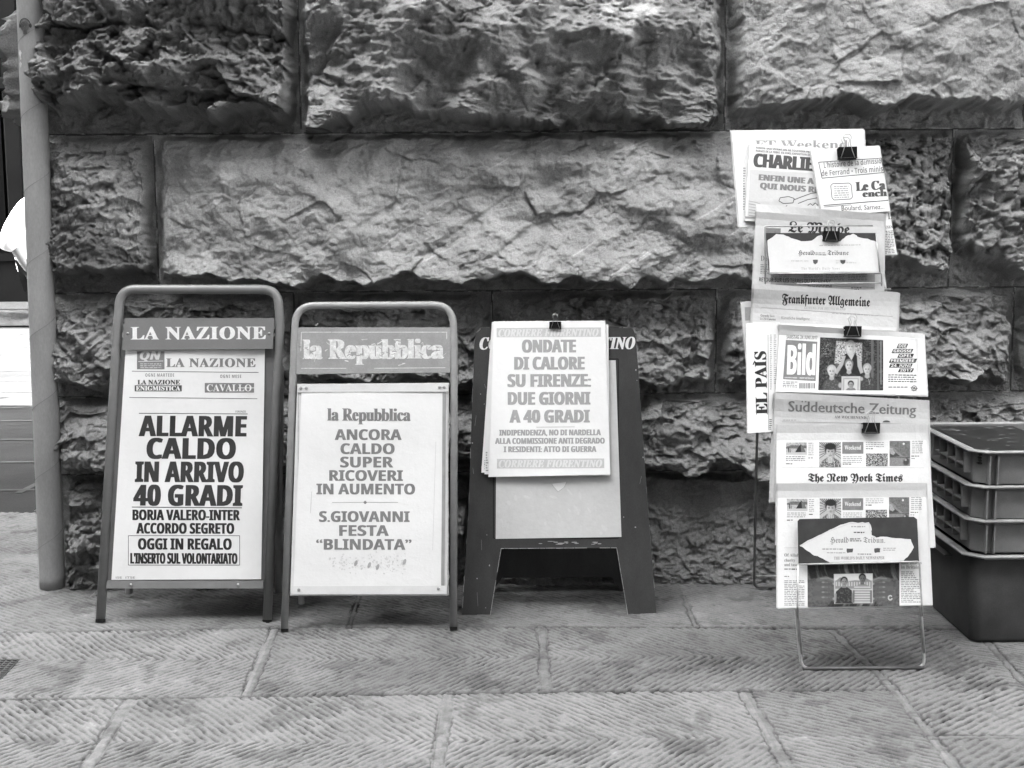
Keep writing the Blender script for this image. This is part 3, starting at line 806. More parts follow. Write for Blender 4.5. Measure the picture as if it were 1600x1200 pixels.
# ------------------------------------------------------------------ tube-framed news stands
def screw_at(pl, px, py, off, parent, r=.0055, m='screw_metal'):
    p = pl(px, py, off); n = pl.n; a = n.orthogonal().normalized(); b = n.cross(a); mb = MB()
    ring = lambda rr, e: [p + n*e + a*rr*math.cos(k*math.pi/6) + b*rr*math.sin(k*math.pi/6) for k in range(12)]
    mb.loft([ring(r, 0), ring(r*.95, .0018), ring(r*.5, .003)], 0); mb.build('screw', m, parent)
def stand(name, label, pl, path_px, rad, fillet_r, frame_mat, spread, cross_px):
    pts = [pl(*p) for p in path_px]
    base = (pts[0] + pts[-1])/2; base.z = 0
    t = empty(name, base, label, 'news stand')
    mb = MB(); mb.tube(fillet(pts, fillet_r, 8), rad, 14); mb.build('frame', frame_mat, t, None, True)
    for e in (pts[0], pts[-1]):
        d = (pts[1]-pts[0]).normalized(); f = MB(); f.tube([e - d*.003, e + d*.006], rad*1.08, 14); f.build('rubber_foot', 'clip_black', t)
    # rear frame, hinged below the top and leaning towards the wall
    hl, hr = pts[0].lerp(pts[1], .86), pts[-1].lerp(pts[-2], .86)
    n = pl.n; hl = hl - n*rad*2.1; hr = hr - n*rad*2.1
    fl = Vector((pts[0].x+.012, base.y + spread, rad)); frr = Vector((pts[-1].x-.012, base.y + spread, rad))
    mb = MB(); mb.tube([hl, fl], rad*.85, 10); mb.tube([hr, frr], rad*.85, 10); q = .12
    mb.tube([hl.lerp(fl, 1-q), hr.lerp(frr, 1-q)], rad*.6, 8); mb.tube([hl, hr], rad*.6, 8); mb.build('rear_frame', frame_mat, t)
    return t, pts

# --- first stand, with the poster behind a grey header
PN = Plane(gnd(290, 971).y, R(12))
st1, _ = stand('news_stand', 'grey tube framed news stand under the plate LA NAZIONE, leftmost stand beside the pole', PN,
               [(157, 970), (184.5, 500), (189, 452), (434, 452), (437.5, 505), (417.5, 971)], .0145, .085, 'frame_grey', .26, 890)
def flat(quad, pl, off, mname, th, seed=1, edge=None, nx=2, ny=2):
    s = Sheet(quad, pl, off, None, seed); s.slab(mname, None, 0, th, nx, ny, edge); return s
s = flat([(182, 530), (430, 530), (421, 915), (166, 915)], PN, .001, 'board_grey', .006); s.build('back_board', parent=st1)
s = flat([(195, 497), (428.5, 497), (426, 545), (191, 547)], PN, .0215, 'panel_grey', .004)
s.text('LA NAZIONE', 'rb', 205, 530.5, 210, 19.5, 'letter_white', 1, -.2, .8, 1.06); s.build('header_plate', parent=st1)
for x in (199.5, 420.5): screw_at(PN, x, 521, .0215, st1, .004)
s = flat([(167, 907.5), (411, 907.5), (411, 919.5), (166, 919.5)], PN, .016, 'frame_grey', .010); s.build('bottom_bar', parent=st1)
for x in (204.5, 372): screw_at(PN, x, 914, .016, st1, .0045)
s = Sheet([(196.5, 541), (414, 541), (408, 905), (174, 906)], PN, .0088, lambda u, v: .0024*math.sin(u*5+v*3) + .0020*math.sin(v*9+u*2) + .0012*math.sin(u*13+v*4)*v, 3)
s.slab('poster_paper', None, 0, .0006, 16, 24)
s.rect(214, 549, 257, 577, 'ink_mid', 0); s.text('QN', 'si', 219, 562, 32, 13, 'ink_pale', 1, 0, .6); s.line((216, 565), (255, 564), 1.2, 'ink_pale', 1)
s.greek(219, 568, 252, 576, 3, 'ink_pale', .4, 1)
s.text('LA NAZIONE', 'rb', 260, 573.5, 139, 13.5, 'ink_mid', 1, 0, .5, 1.06)
s.line((206, 580), (404, 582), 1.1, 'ink_mid'); s.line((202, 621), (402, 623), 1.1, 'ink_mid')
s.text('OGNI MARTEDI', 'sb', 227, 588.5, 45, 5, 'ink_mid', 1, 0, 0, 1.25); s.text('OGNI MESE', 'sb', 344, 590.5, 33, 5, 'ink_mid', 1, 0, 0, 1.25)
s.text('LA NAZIONE', 'rb', 215, 600.8, 66, 7.2, 'ink_dark', 1, 0, .3)
s.rect(210.5, 602, 284, 611.5, 'ink_dark'); s.text('ENIGMISTICA', 'rb', 212.5, 610.2, 69, 7, 'ink_white', 1, 0, .3)
s.rect(320, 598.5, 397, 613.5, 'ink_mid'); s.text('CAVALLO', 'rb', 323, 611.3, 70, 10.5, 'ink_white', 1)
s.line((372, 606), (397, 606), .9, 'ink_white', 2)
s.text('FIRENZE', 'sb', 368, 644.6, 16, 3, 'ink_mid'); s.line((217, 645.8), (387, 646.8), 1.1, 'ink_dark')
for txt, x0, x1, b, cap, bo in (('ALLARME', 216, 385.5, 681.5, 32, 1.5), ('CALDO', 228, 368.5, 716.8, 32.5, 1.6), ('IN ARRIVO', 210, 381, 753, 32, 1.5), ('40 GRADI', 207.5, 379, 790, 32.5, 1.6)):
    s.text(txt, 'sb', x0+2.1, b, x1-x0-4.2, cap, 'ink_headline', 1, .2, bo+.15, 1.03, .03)
s.line((206, 792.3), (378, 793.5), 1.3, 'ink_dark')
for txt, x0, x1, b, cap in (('BORJA VALERO-INTER', 207, 375, 812.6, 16.3), ('ACCORDO SEGRETO', 213, 366, 833.6, 16.5), ('OGGI IN REGALO', 215.5, 362, 858.6, 17.5), ("L'INSERTO SUL VOLONTARIATO", 203.5, 371, 880.6, 16.5)):
    s.text(txt, 'sb', x0+.7, b, x1-x0-1.4, cap, 'ink_black', 1, .15, .75)
s.frame(200.5, 837, 374.5, 883, .9, 'ink_dark')
s.text('ISE  ITSE', 's', 181, 904, 30, 3.2, 'ink_mid')
s.build('poster', 'white headline poster reading ALLARME CALDO IN ARRIVO 40 GRADI in the leftmost news stand', 'poster')

# --- second stand, painted board with a screwed-on poster
PR = Plane(gnd(576, 985).y, R(12))
st2, _ = stand('news_stand', 'pale tube framed news stand under the worn plate la Repubblica, second from the left', PR,
               [(444.5, 985), (459.5, 540), (462.5, 477.5), (707, 476.5), (709.5, 540), (708.5, 982)], .0112, .075, 'frame_pale', .24, 890)
s = flat([(464.5, 511.5), (704.5, 511.5), (703.5, 582), (463, 584.5)], PR, .006, 'panel_pale', .005)
for a, b in (((471, 519), (698, 519)), ((471, 519), (470, 549)), ((698, 519), (698, 530)), ((471, 575.5), (541, 575.5)), ((585, 575.5), (696, 574.5))): s.line(a, b, 1, 'letter_worn')
s.text('la Repubblica', 'rb', 474.5, 561, 218, 30.5, 'letter_worn', 1, -.25, 1.7, .97)
rr = random.Random(4)
for k in range(70):                       # flaking of the old lettering
    x, y = rr.uniform(475, 695), rr.gauss(545, 11); s.stroke([(x, y), (x+rr.uniform(-5, 7), y+rr.uniform(-3, 3)), (x+rr.uniform(-6, 9), y+rr.uniform(-5, 5))], rr.uniform(.4, 1.5), rr.choice(['panel_pale', 'panel_pale', 'letter_worn']), 3)
s.build('header_plate', parent=st2)
s = flat([(464.5, 600), (701.5, 598), (698.5, 931), (453.5, 931)], PR, .008, 'board_white', .008, 1, 'frame_grey')
s.frame(466, 601.5, 700, 929.5, 1.4, 'stain_grey'); s.build('back_board', parent=st2)
s = flat([(466, 600.5), (700, 598.8), (700, 612), (465.5, 613)], PR, .0125, 'board_white', .004, 1, 'ink_mid'); s.line((466, 613), (700, 612), 1.2, 'stain_grey'); s.build('top_bar', parent=st2)
s = flat([(455, 916), (697.5, 915), (697.5, 928.5), (455, 929)], PR, .0125, 'board_white', .004, 1, 'ink_mid'); s.build('bottom_bar', parent=st2)
s = flat([(691.5, 612), (697, 612), (694.5, 916), (689.5, 916)], PR, .0118, 'frame_pale', .003); s.build('side_bar', parent=st2)
for x, y in ((470, 606.5), (478.5, 606.5), (686.5, 605), (694, 605), (467, 921.5), (685, 919.5)): screw_at(PR, x, y, .0125, st2, .0048, 'frame_pale')
for x in (456,): screw_at(PR, x+13, 541, .006, st2, .003)
s = Sheet([(471, 611), (692, 611), (689, 917), (458.5, 918)], PR, .0112, lambda u, v: .0012*math.sin(u*4+v*5) + .0010*math.sin(v*11), 5)
s.slab('poster_paper', None, 0, .0005, 14, 20)
s.text('la Repubblica', 'rb', 512, 657, 129, 19, 'ink_mid', 1, .3, .8, .97)
for txt, x0, x1, b in (('ANCORA', 523, 627.5, 687.3), ('CALDO', 532, 616.5, 709.3), ('SUPER', 531.5, 614.5, 730.3), ('RICOVERI', 514.5, 629.5, 751.2), ('IN AUMENTO', 494.5, 648.5, 772.3), ('S.GIOVANNI', 498.5, 640, 815.3), ('FESTA', 530, 607.5, 837.2), ('\u201cBLINDATA\u201d', 494, 643, 858.8)):
    s.text(txt, 'sb', x0+.6, b, x1-x0-1.2, 16.6, 'ink_mid', 1, .1, .7)
s.line((519, 785), (622, 785), .8, 'ink_soft'); s.poly([(570.5, 782), (573.5, 785), (570.5, 788), (567.5, 785)], 'ink_mid', 1)
for k in range(170):                      # faded, rubbed patch near the foot
    x, y = rr.uniform(515, 635), rr.gauss(880, 7); q = rr.uniform(.4, 1.7); s.ell(x, y, q, q*rr.uniform(.4, 1.5), rr.choice(['ink_pale', 'card_paper', 'card_paper', 'board_white', 'board_white']), rr.randint(0, 3), 9, rr.uniform(0, 90))
for x, y in ((577, 883), (632, 878), (590, 886), (556, 880)): s.ell(x, y, 2.5, 5, 'ink_light', 4, 9, 20)
s.line((487, 768), (485, 802), 1, 'ink_pale'); s.line((681, 690), (676, 860), .7, 'ink_pale')
s.build('poster', 'white headline poster reading ANCORA CALDO SUPER RICOVERI in the second news stand', 'poster')

# --- third stand, dark board with splayed legs cut out of it
PC = Plane(gnd(873, 960).y, R(11.5))
cbase = (PC(722, 960) + PC(1025, 958))/2; cbase.z = 0
st3 = empty('sandwich_board', cbase, 'dark sandwich board with splayed legs and the letters of CORRIERE FIORENTINO across its top', 'sandwich board')
out = [(722, 960.5), (732, 800), (741, 535), (744, 520), (751, 514), (800, 512), (930, 511), (982, 512), (990, 515), (994, 530), (1010, 760), (1025.5, 958.5), (981, 960), (963.5, 856), (783, 857), (766, 961)]
mb = MB(); th = .022
fr = [PC(x, y, 0) for x, y in out]; bk = [p - PC.n*th for p in fr]; n = len(out)
mb.add(fr, [tuple(range(n))[::-1]], 0); mb.add(bk, [tuple(range(n))], 0)
for i in range(n):
    j = (i+1) % n; mb.add([fr[i], fr[j], bk[j], bk[i]], [(0, 1, 2, 3)], 0)
rr = random.Random(8)                     # paint worn off along the edges, scuffs and the groove round the sheet holder
for i in range(n):
    a, b = fr[i], fr[(i+1) % n]; L = (b-a).length; t = 0
    while t < L:
        q = min(L, t + rr.uniform(.004, .05)); k = rr.random()
        heavy = i in (12, 13, 14)
        if k < (.9 if heavy else .4): mb.tube([a.lerp(b, t/L) + PC.n*.0006, a.lerp(b, q/L) + PC.n*.0006], .0009 if heavy else .0007, 4, 1)
        t = q + (.002 if heavy else rr.uniform(.0, .05))
s = Sheet(out[:4], PC, .0); s.frame(771, 561, 966, 841, 1.6, 'clip_black')
for k in range(34):
    x, y = rr.uniform(728, 1015), rr.uniform(540, 950)
    if y > 850 and 775 < x < 975: continue
    s.ell(x, y, rr.uniform(.4, 1.3), rr.uniform(.5, 1.6), 'worn_edge', 1, 6)
for k in range(14): s.ell(rr.uniform(840, 962), 848+rr.uniform(-3, 3), rr.uniform(2, 7), rr.uniform(.5, 1.1), 'ink_soft', 1, 8)
for k in range(8): x, y = rr.choice([745, 990])+rr.uniform(-12, 14), rr.uniform(600, 930); s.line((x, y), (x+rr.uniform(-3, 3), y+rr.uniform(5, 22)), .5, 'ink_mid', 1)
rm = {'clip_black': 2, 'worn_edge': 1, 'ink_soft': 3, 'ink_mid': 4}
o_ = len(mb.V); mb.V += [tuple(v) for v in s.V]; mb.F += [[o_+i for i in f] for f in s.F]; mb.I += [rm[s.mats[i]] for i in s.I]
mb.build('front_board', ['board_dark', 'worn_edge', 'clip_black', 'ink_soft', 'ink_mid'], st3)
e = MB()
mm = [(735, 800), (748, 545), (752, 522), (985, 522), (990, 545), (1008, 800)]
bx = PC(873, 519); rb_ = [Vector((p.x, bx.y + .035 + (bx.z - p.z)*.045, p.z)) for p in fr]
zc = .048  # cut-out lowered so the dark rear board deepens shade between the legs
for i_ in (13, 14): rb_[i_] = Vector((rb_[i_].x, bx.y + .035 + (bx.z - zc)*.045, zc))
rb2 = [p + Vector((0, .02, 0)) for p in rb_]
e.add(rb_, [tuple(range(n))[::-1]]); e.add(rb2, [tuple(range(n))])
for i in range(n):
    j = (i+1) % n; e.add([rb_[i], rb_[j], rb2[j], rb2[i]], [(0, 1, 2, 3)])
e.build('rear_board', 'board_dark', st3)
e = MB(); e.box((PC(760, 525).x, bx.y+.012, PC(800, 545).z), (PC(975, 525).x, bx.y+.05, PC(800, 535).z)); e.build('hinge', 'board_dark', st3)
s = Sheet(out[:4], PC, .0); s.lo = np.array((722, 511.)); s.hi = np.array((1025, 961.))
s.text('CORRIERE FIORENTINO', 'ri', 750, 546, 242, 18.5, 'letter_white', 0, -.2, .8); s.build('lettering', parent=st3)
s = Sheet([(776, 563), (962, 563), (971, 839), (774.5, 842)], PC, .0018, lambda u, v: .001*math.sin(u*6+v*4), 6)
s.slab('newsprint', None, 0, .0006, 10, 14); s.poly([(862, 756), (885, 753), (881, 763), (872, 768.5)], 'poster_paper', 1); s.stroke([(862, 756), (866, 762), (872, 768.5), (881, 762), (886, 753)], .8, 'ink_light', 2)
for k in range(14): s.ell(rr.uniform(780, 960), rr.uniform(760, 835), rr.uniform(2, 7), rr.uniform(1, 3), 'card_paper', 0, 9, rr.uniform(0, 90))
s.build('blank_sheet', 'blank off white sheet on the dark sandwich board below the clipped posters', 'paper')
s = Sheet([(768.5, 503), (946, 505), (950, 737), (752, 738.5)], PC, .005, lambda u, v: .004*v*v*(1-u)**2 + .001*math.sin(u*5), 7)
s.slab('poster_bright', None, 0, .0006, 10, 12); s.greek(760, 690, 764, 734, 5, 'ink_dark', .6, 0); s.text('NOV', 'sb', 761, 733, 14, 4, 'ink_black', 1, -90)
s.build('poster', 'lowest white poster in the clip on the sandwich board, its left corner sticking out', 'poster')
s = Sheet([(769, 505), (950.5, 507), (953, 744), (757, 741)], PC, .010, lambda u, v: .004*v*v*u + .001*math.sin(u*5+2), 7)
s.slab('poster_bright', None, 0, .0006, 10, 12); s.greek(759, 706, 763, 735, 4, 'ink_light', .6, 0)
s.build('poster', 'middle white poster in the clip on the sandwich board, just showing round the front one', 'poster')
s = Sheet([(771.5, 502), (945.5, 501), (953.5, 741.5), (763, 745.5)], PC, .0155, lambda u, v: .003*math.sin(u*3.0)*v + .0035*(v**3)*u, 9)
s.slab('poster_bright', None, 0, .0006, 16, 20)
s.rect(776, 512.5, 939, 527, 'ink_pale', 0, -.3); s.text('CORRIERE FIORENTINO', 'ri', 779, 526, 156, 11.5, 'poster_paper', 1, -.3, .5)
for txt, x0, x1, b in (('ONDATE', 815.5, 900, 550.8), ('DI CALORE', 803.5, 913.5, 577.5), ('SU FIRENZE:', 793, 923.5, 604.6), ('DUE GIORNI', 793.5, 922.5, 632.5), ('A 40 GRADI', 796, 921.5, 660.5)):
    s.text(txt, 'sb', x0+1.1, b, x1-x0-2.2, 19.8, 'ink_light', 1, -.2, 1.25)
s.line((838, 667.5), (898, 667), .7, 'ink_light')
for txt, x0, x1, b in (('INDIPENDENZA, NO DI NARDELLA', 780, 939, 680.6), ('ALLA COMMISSIONE ANTI DEGRADO', 773.5, 945, 693.6), ('I RESIDENTI: ATTO DI GUERRA', 787, 932, 706.6)):
    s.text(txt, 'sb', x0+.5, b, x1-x0-1, 9, 'ink_light', 1, -.2, .55)
s.rect(776.5, 717, 944, 732, 'ink_pale', 0, -.2); s.text('CORRIERE FIORENTINO', 'ri', 779.5, 730.5, 161, 11.5, 'poster_paper', 1, -.2, .5)
s.build('poster', 'front white poster reading ONDATE DI CALORE SU FIRENZE clipped to the sandwich board', 'poster')

# ------------------------------------------------------------------ binder clips
def make_clip():
    o = empty('binder_clip', (0, 0, 0)); W, Hh, D = .046, .027, .012
    mb = MB()                             # spine at the top, jaws at the bottom; front face towards -Y, jaw line at the origin
    V = [(-W/2, -.003, 0), (W/2, -.003, 0), (W/2*.98, -D, Hh), (-W/2*.98, -D, Hh), (-W/2, .003, 0), (W/2, .003, 0), (W/2*.98, D*.5, Hh), (-W/2*.98, D*.5, Hh)]
    mb.add(V, [(0, 1, 2, 3), (3, 2, 6, 7), (5, 4, 7, 6)])
    V2 = [(x*.97, y*.8, z - .0005 if z else .0004) for x, y, z in V]; mb.add(V2, [(3, 2, 1, 0), (7, 6, 2, 3), (6, 7, 4, 5)])
    mb.tube([(-W/2, -.0042, .0012), (W/2, -.0042, .0012)], .0016, 8); mb.tube([(-W/2, .0042, .0012), (W/2, .0042, .0012)], .0016, 8)
    mb.build('body', 'clip_black', o, (0, 0, 0))
    for sgn, up in ((-1, .058), (1, .056)):
        mb = MB(); y0 = -.0055 if sgn < 0 else .006; yt = -.0145 if sgn < 0 else .004
        P = [(-.017, y0, .001), (-.0095, y0 + (yt-y0)*.5, .022), (-.0055, yt, .040), (-.0105, yt, .049), (-.007, yt, up), (.007, yt, up), (.0105, yt, .049), (.0055, yt, .040), (.0095, y0 + (yt-y0)*.5, .022), (.017, y0, .001)]
        mb.tube(fillet(P, .006, 4), .0010, 6); mb.build('handle', 'wire_steel', o, (0, 0, 0), True)
    return o
def copy_tree(o, parent=None):
    c = o.copy(); COL.objects.link(c)
    if parent: c.parent = parent
    for ch in list(o.children):
        d = ch.copy(); COL.objects.link(d); d.parent = c
        for g in list(ch.children):
            h = g.copy(); COL.objects.link(h); h.parent = d
    return c
CLIP = make_clip(); _clip_used = [False]
def clip(pl, px, py, off, width_px, label, rot=0.0):
    p = pl(px, py, off); k = (pl(px + width_px/2, py) - pl(px - width_px/2, py)).length/.046
    o = copy_tree(CLIP) if _clip_used[0] else CLIP
    _clip_used[0] = True
    z = Vector((0, pl.n.z, -pl.n.y)).normalized(); y = -pl.n; x = y.cross(z)
    m = Matrix((x, y, z)).transposed().to_4x4() @ Matrix.Rotation(R(rot), 4, 'Y') @ Matrix.Scale(k, 4)
    o.matrix_world = Matrix.Translation(p) @ m
    return tag(o, label, 'binder clip', 'black binder clips holding the papers')
clip(PC, 867.5, 514, .019, 18.5, 'small black binder clip at the top of the sandwich board posters')

# ------------------------------------------------------------------ newspaper rack
PK0 = Plane(gnd(1347, 1046).y, R(15))
rack = empty('newspaper_rack', (PK0(1347, 1045).x, PK0.p.y, 0), 'folding wire newspaper rack with torn header plates, filled with foreign newspapers', 'newspaper rack')
RW = .0042
def wires(name, paths, r=RW, m='rack_wire', fil=.02):
    mb = MB()
    for p in paths: mb.tube(fillet(p, fil, 5), r, 8)
    return mb.build(name, m, rack, None, True)
f0 = .012
wires('front_frame', [[PK0(1199, 352, -.06), PK0(1214, 520, -.06), PK0(1243.5, 955, -.012), PK0(1249.5, 1020, 0), PK0(1253.5, 1044.5, 0), PK0(1444, 1042.5, 0), PK0(1443.5, 1018, 0), PK0(1439, 955, -.012), PK0(1392, 520, -.06), PK0(1371, 352, -.06)]])
wires('foot_sleeve', [[PK0(1254, 1045, .0012), PK0(1444, 1043, .0012)]], .0054, 'rack_wire_dark')
for a_, b_, c_ in (((1247, 905), (1246, 955), (1252.5, 1022)), ((1436, 905), (1437.5, 955), (1444.5, 1020))):
    wires('brace', [[PK0(*a_, .014), PK0(*b_, .012), PK0(*c_, .002)]], .0036)
rl = gnd(1178, 921); rr_ = Vector((rl.x+.40, rl.y, 0)); hgl = PK0(1205, 470, -.05); hgr = PK0(1390, 470, -.05)
lt = at(1183, 680, rl.y - .12)
wires('rear_frame', [[hgl, lt, rl + Vector((0, 0, .008)), rr_ + Vector((0, 0, .008)), Vector((lt.x+.40, lt.y, lt.z)), hgr]], .0045, 'rack_wire_dark')
z1 = rl.z + .045
wires('rear_bar', [[Vector((rl.x, rl.y-.003, z1)), Vector((rr_.x, rr_.y-.003, z1))]], .004)
for y in (452, 600, 745, 890): wires('shelf_wire', [[PK0(1214, y, -.055), PK0(1392, y, -.055)]], .003)

# the papers, each pile in front of the one above it
def curl(a, b, c=0., d=0.):
    return lambda u, v: a*math.sin(math.pi*u)*(.4+.6*v) + b*math.sin(u*4.3+v*2.1) + c*(u**4) + d*(max(0, v-.0)**3)
def bow(v, k): return k*math.sin(math.pi*v)
def paper(quad, off, n, cv, seed, mname='newsprint', jit=1.4, nx=14, ny=12, step=.0022):
    s = Sheet(quad, PK0, off, cv, seed); s.pile(mname, n, step, jit, 'newsprint_edge', nx, ny); return s
NP = 'newspapers on the rack'
# FT Weekend
s = paper([(1143, 205), (1348.5, 203), (1357, 352), (1155, 355)], -.030, 6, curl(.004, .0015), 11, 'newsprint_pale', 2.0)
s.text('FT Weekend', 'rb', 1180, 232.5, 145, 13, 'ink_soft', 1, -.2)
s.greek(1161, 262, 1165, 330, 4, 'ink_soft', .5); s.greek(1180, 238, 1262, 248, 3, 'ink_soft')
s.build('newspaper', 'white newspaper headed FT Weekend at the top back of the rack', 'newspaper', NP)
# Charlie
s = paper([(1171, 226), (1288, 232), (1296, 352), (1164, 345)], -.020, 3, curl(.003, .001), 12, 'newsprint_pale', 1.0)
s.text('FUSION: MOI VIVANT, ON NE TOUCHERA PAS', 'sb', 1181, 232.2, 86, 3, 'ink_dark', 1, 4.5); s.text('PARMIS DE LA TERRE, EN PERIL EXPOSITION DU', 'sb', 1181, 237, 86, 3, 'ink_dark', 1, 4.5)
s.text('CHARLIE', 'sb', 1178, 260.5, 91, 21, 'ink_dark', 2, 4.2, 1.5, .97)
s.rect(1172, 265, 1286, 340, 'newsprint', 0, 3)
s.text('ENFIN UNE A', 'sb', 1186, 281.5, 85, 9.2, 'ink_mid', 2, 4.2, .9); s.text('QUI NOUS RE', 'sb', 1188, 294.5, 91, 9.2, 'ink_mid', 2, 4.2, .9)
for pts in ([(1219, 309), (1232, 307), (1241, 310), (1239, 317), (1224, 318), (1217, 314), (1219, 309)], [(1241, 312), (1254, 307), (1268, 302), (1279, 301)], [(1247, 318), (1262, 312), (1277, 309)], [(1230, 321), (1222, 327)], [(1262, 321), (1266, 318), (1270, 321), (1274, 317), (1278, 321)]):
    s.stroke(pts, 1.2, 'ink_dark', 2)
for k in range(6): s.stroke([(1170, 314+k*4.5), (1180+k, 316+k*4.5), (1188, 318.5+k*4.2)], .8, 'ink_mid' if k % 2 else 'ink_soft', 2)
s.rect(1164.5, 344-6, 1196, 347-6, 'ink_soft', 1, 3)
s.build('newspaper', 'satirical paper headed CHARLIE tucked in front of the top white newspaper', 'newspaper', NP)
# Le Canard
s = paper([(1274, 322), (1388, 318), (1402, 397), (1284, 405)], -.018, 2, curl(.002, .001), 14, 'newsprint_pale', 1.0)
s.text('T L', 'rb', 1378, 343, 16, 9, 'ink_dark', 1, -3); s.text('EXEN', 'rb', 1383, 357, 12, 4, 'ink_dark', 1, -3); s.greek(1381, 361, 1396, 396, 2.6, 'ink_mid', .5, 0, -3)
s.build('newspaper', 'folded lower half of a French satirical weekly sticking out right behind the Le Monde pile', 'newspaper', NP)
s = paper([(1266.5, 234.5), (1373, 228), (1389.5, 330), (1285, 338)], -.010, 4, curl(.004, .001), 13, 'newsprint_pale', 1.2)
s.stroke([(1279, 253.5), (1377, 247), (1381.5, 269.5), (1284.5, 278.5), (1279, 253.5)], 1.1, 'ink_dark', 1)
s.text("L'histoire de la d\u00e9missio", 'sb', 1287.5, 262.5, 90, 8.6, 'ink_mid', 1, -4.6); s.text('de Ferrand \u2022 Trois minis', 'sb', 1284, 275.3, 96, 8.6, 'ink_mid', 1, -4.6)
s.text('Le Ca', 'rb', 1338, 298.5, 45, 14, 'ink_dark', 1, -3.5, 1.0); s.text('ench', 'rb', 1348.5, 308, 37, 10.5, 'ink_dark', 1, -2.6, .9)
s.stroke([(1298, 290), (1301, 287), (1327, 286), (1330, 289), (1332, 308), (1329, 311), (1303, 312.5), (1300, 309), (1298, 290)], 1, 'ink_dark', 1)
s.greek(1303, 291, 1326, 308, 3.4, 'ink_soft', .4, 1, -2); s.line((1287, 321), (1388, 313), 1.2, 'ink_dark', 1); s.line((1288, 323.3), (1330, 320), .9, 'ink_mid', 1)
s.text('Boulard, Sarnez...', 's', 1315, 329, 67, 7.5, 'ink_black', 1, -2.2)
s.build('newspaper', 'white French weekly headed Le Ca ench, clipped at the top right of the rack', 'newspaper', NP)
# Le Monde
cvm = lambda u, v: .010*math.exp(-((v-.06)/.10)**2) + .004*math.sin(u*3+v) + .004*u*u
s = paper([(1182.5, 319.5), (1382, 336), (1379.5, 456), (1176, 450)], .004, 5, cvm, 15, 'newsprint', 1.6)
s.text('Le Monde', 'fb', 1232, 362.5, 95, 17, 'ink_black', 1, 2.2, .5)
s.rect(1196, 356, 1220, 366, 'ink_mid', 0, 2); s.text('D\u00e9c', 'rb', 1188.5, 407.5, 14, 8, 'ink_mid', 1); s.greek(1188, 413, 1202, 428, 2.6, 'ink_mid', .5)
s.text('RETOUR SUR LES TERRES DU PR\u00c9SIDENT', 'sb', 1186, 439.6, 112, 6.2, 'ink_dark', 1, 2.0)
for x in (1205, 1256, 1290, 1325): s.greek(x, 428, x+30, 436, 2.6, 'ink_mid', .5, 0, 1.5)
s.rect(1204, 427, 1367, 452, 'ink_light', -1)
s.line((1212, 444), (1365, 449), .8, 'ink_mid'); s.greek(1262, 445, 1300, 450, 2.6, 'ink_dark', .5); s.greek(1330, 449, 1346, 452, 2.6, 'ink_dark', .5)
s.build('newspaper', 'newspaper headed Le Monde behind the upper torn header plate', 'newspaper', NP)
# upper plate of the rack with its torn sticker
s = Sheet([(1196.5, 364), (1368, 364), (1375, 428), (1201.5, 427)], PK0, .030, None, 16); s.slab('plate_dark', None, 0, .0025, 8, 4)
tr = random.Random(6)
def torn(pts, k=3, j=.9):
    o = []
    for a, b in zip(pts, pts[1:] + pts[:1]):
        for i in range(k): t = i/k; o.append((a[0]+(b[0]-a[0])*t + tr.uniform(-j, j)*(i > 0), a[1]+(b[1]-a[1])*t + tr.uniform(-j, j)*(i > 0)))
    return o
s.poly(torn([(1199, 376), (1205, 372), (1213, 365.5), (1224, 366.5), (1236, 372), (1252, 377), (1268, 376), (1276, 370), (1284, 367), (1287, 376), (1313, 377), (1322, 369), (1333, 365), (1340, 370), (1356, 373), (1371, 379), (1373.5, 425), (1202.5, 425.5)]), 'card_paper', 0)
s.text('Herald', 'fb', 1247, 398.5, 26, 7.6, 'ink_dark', 1); s.text('Tribune', 'fb', 1293, 398.5, 33, 7.6, 'ink_dark', 1); s.greek(1274, 394, 1291, 399, 3, 'ink_soft', .7)
s.greek(1280, 383, 1346, 386, 4, 'ink_light', .35, 1, -1); s.greek(1236, 407, 1264, 410, 4, 'ink_light', .4); s.greek(1306, 407, 1338, 412, 3, 'ink_light', .4)
for x in (1274, 1317): s.poly(torn([(x-4, 406), (x+4, 406), (x+3, 411), (x, 413), (x-3, 411)], 2, .8), 'ink_dark', 1)
s.text("The World's Daily News", 'rb', 1252, 421.5, 60, 4, 'ink_light', 1, 0, 0, 1.3)
s.build('header_plate', parent=rack)
wires('plate_wire', [[PK0(1196, 445, .024), PK0(1195.5, 353.5, .033), PK0(1363.5, 352.5, .033)], [PK0(1201, 427.5, .036), PK0(1377.5, 426.5, .036), PK0(1377.5, 447, .03)], [PK0(1245, 443.5, .036), PK0(1378.5, 442, .036)], [PK0(1369, 365, .034), PK0(1375, 427, .036)]], .0022, 'rack_wire', .004)
# El Pais: an outer sheet and a rolled fold
s = paper([(1157.5, 472.5), (1186, 469), (1190, 560), (1166, 566)], .000, 2, None, 18, 'newsprint', .8, 4, 6); s.rect(1163.5, 480, 1178, 501, 'ink_soft', 0, -2); s.build('newspaper', 'sliver of a newspaper with a grey block showing left of the Frankfurter Allgemeine pile', 'newspaper', NP)
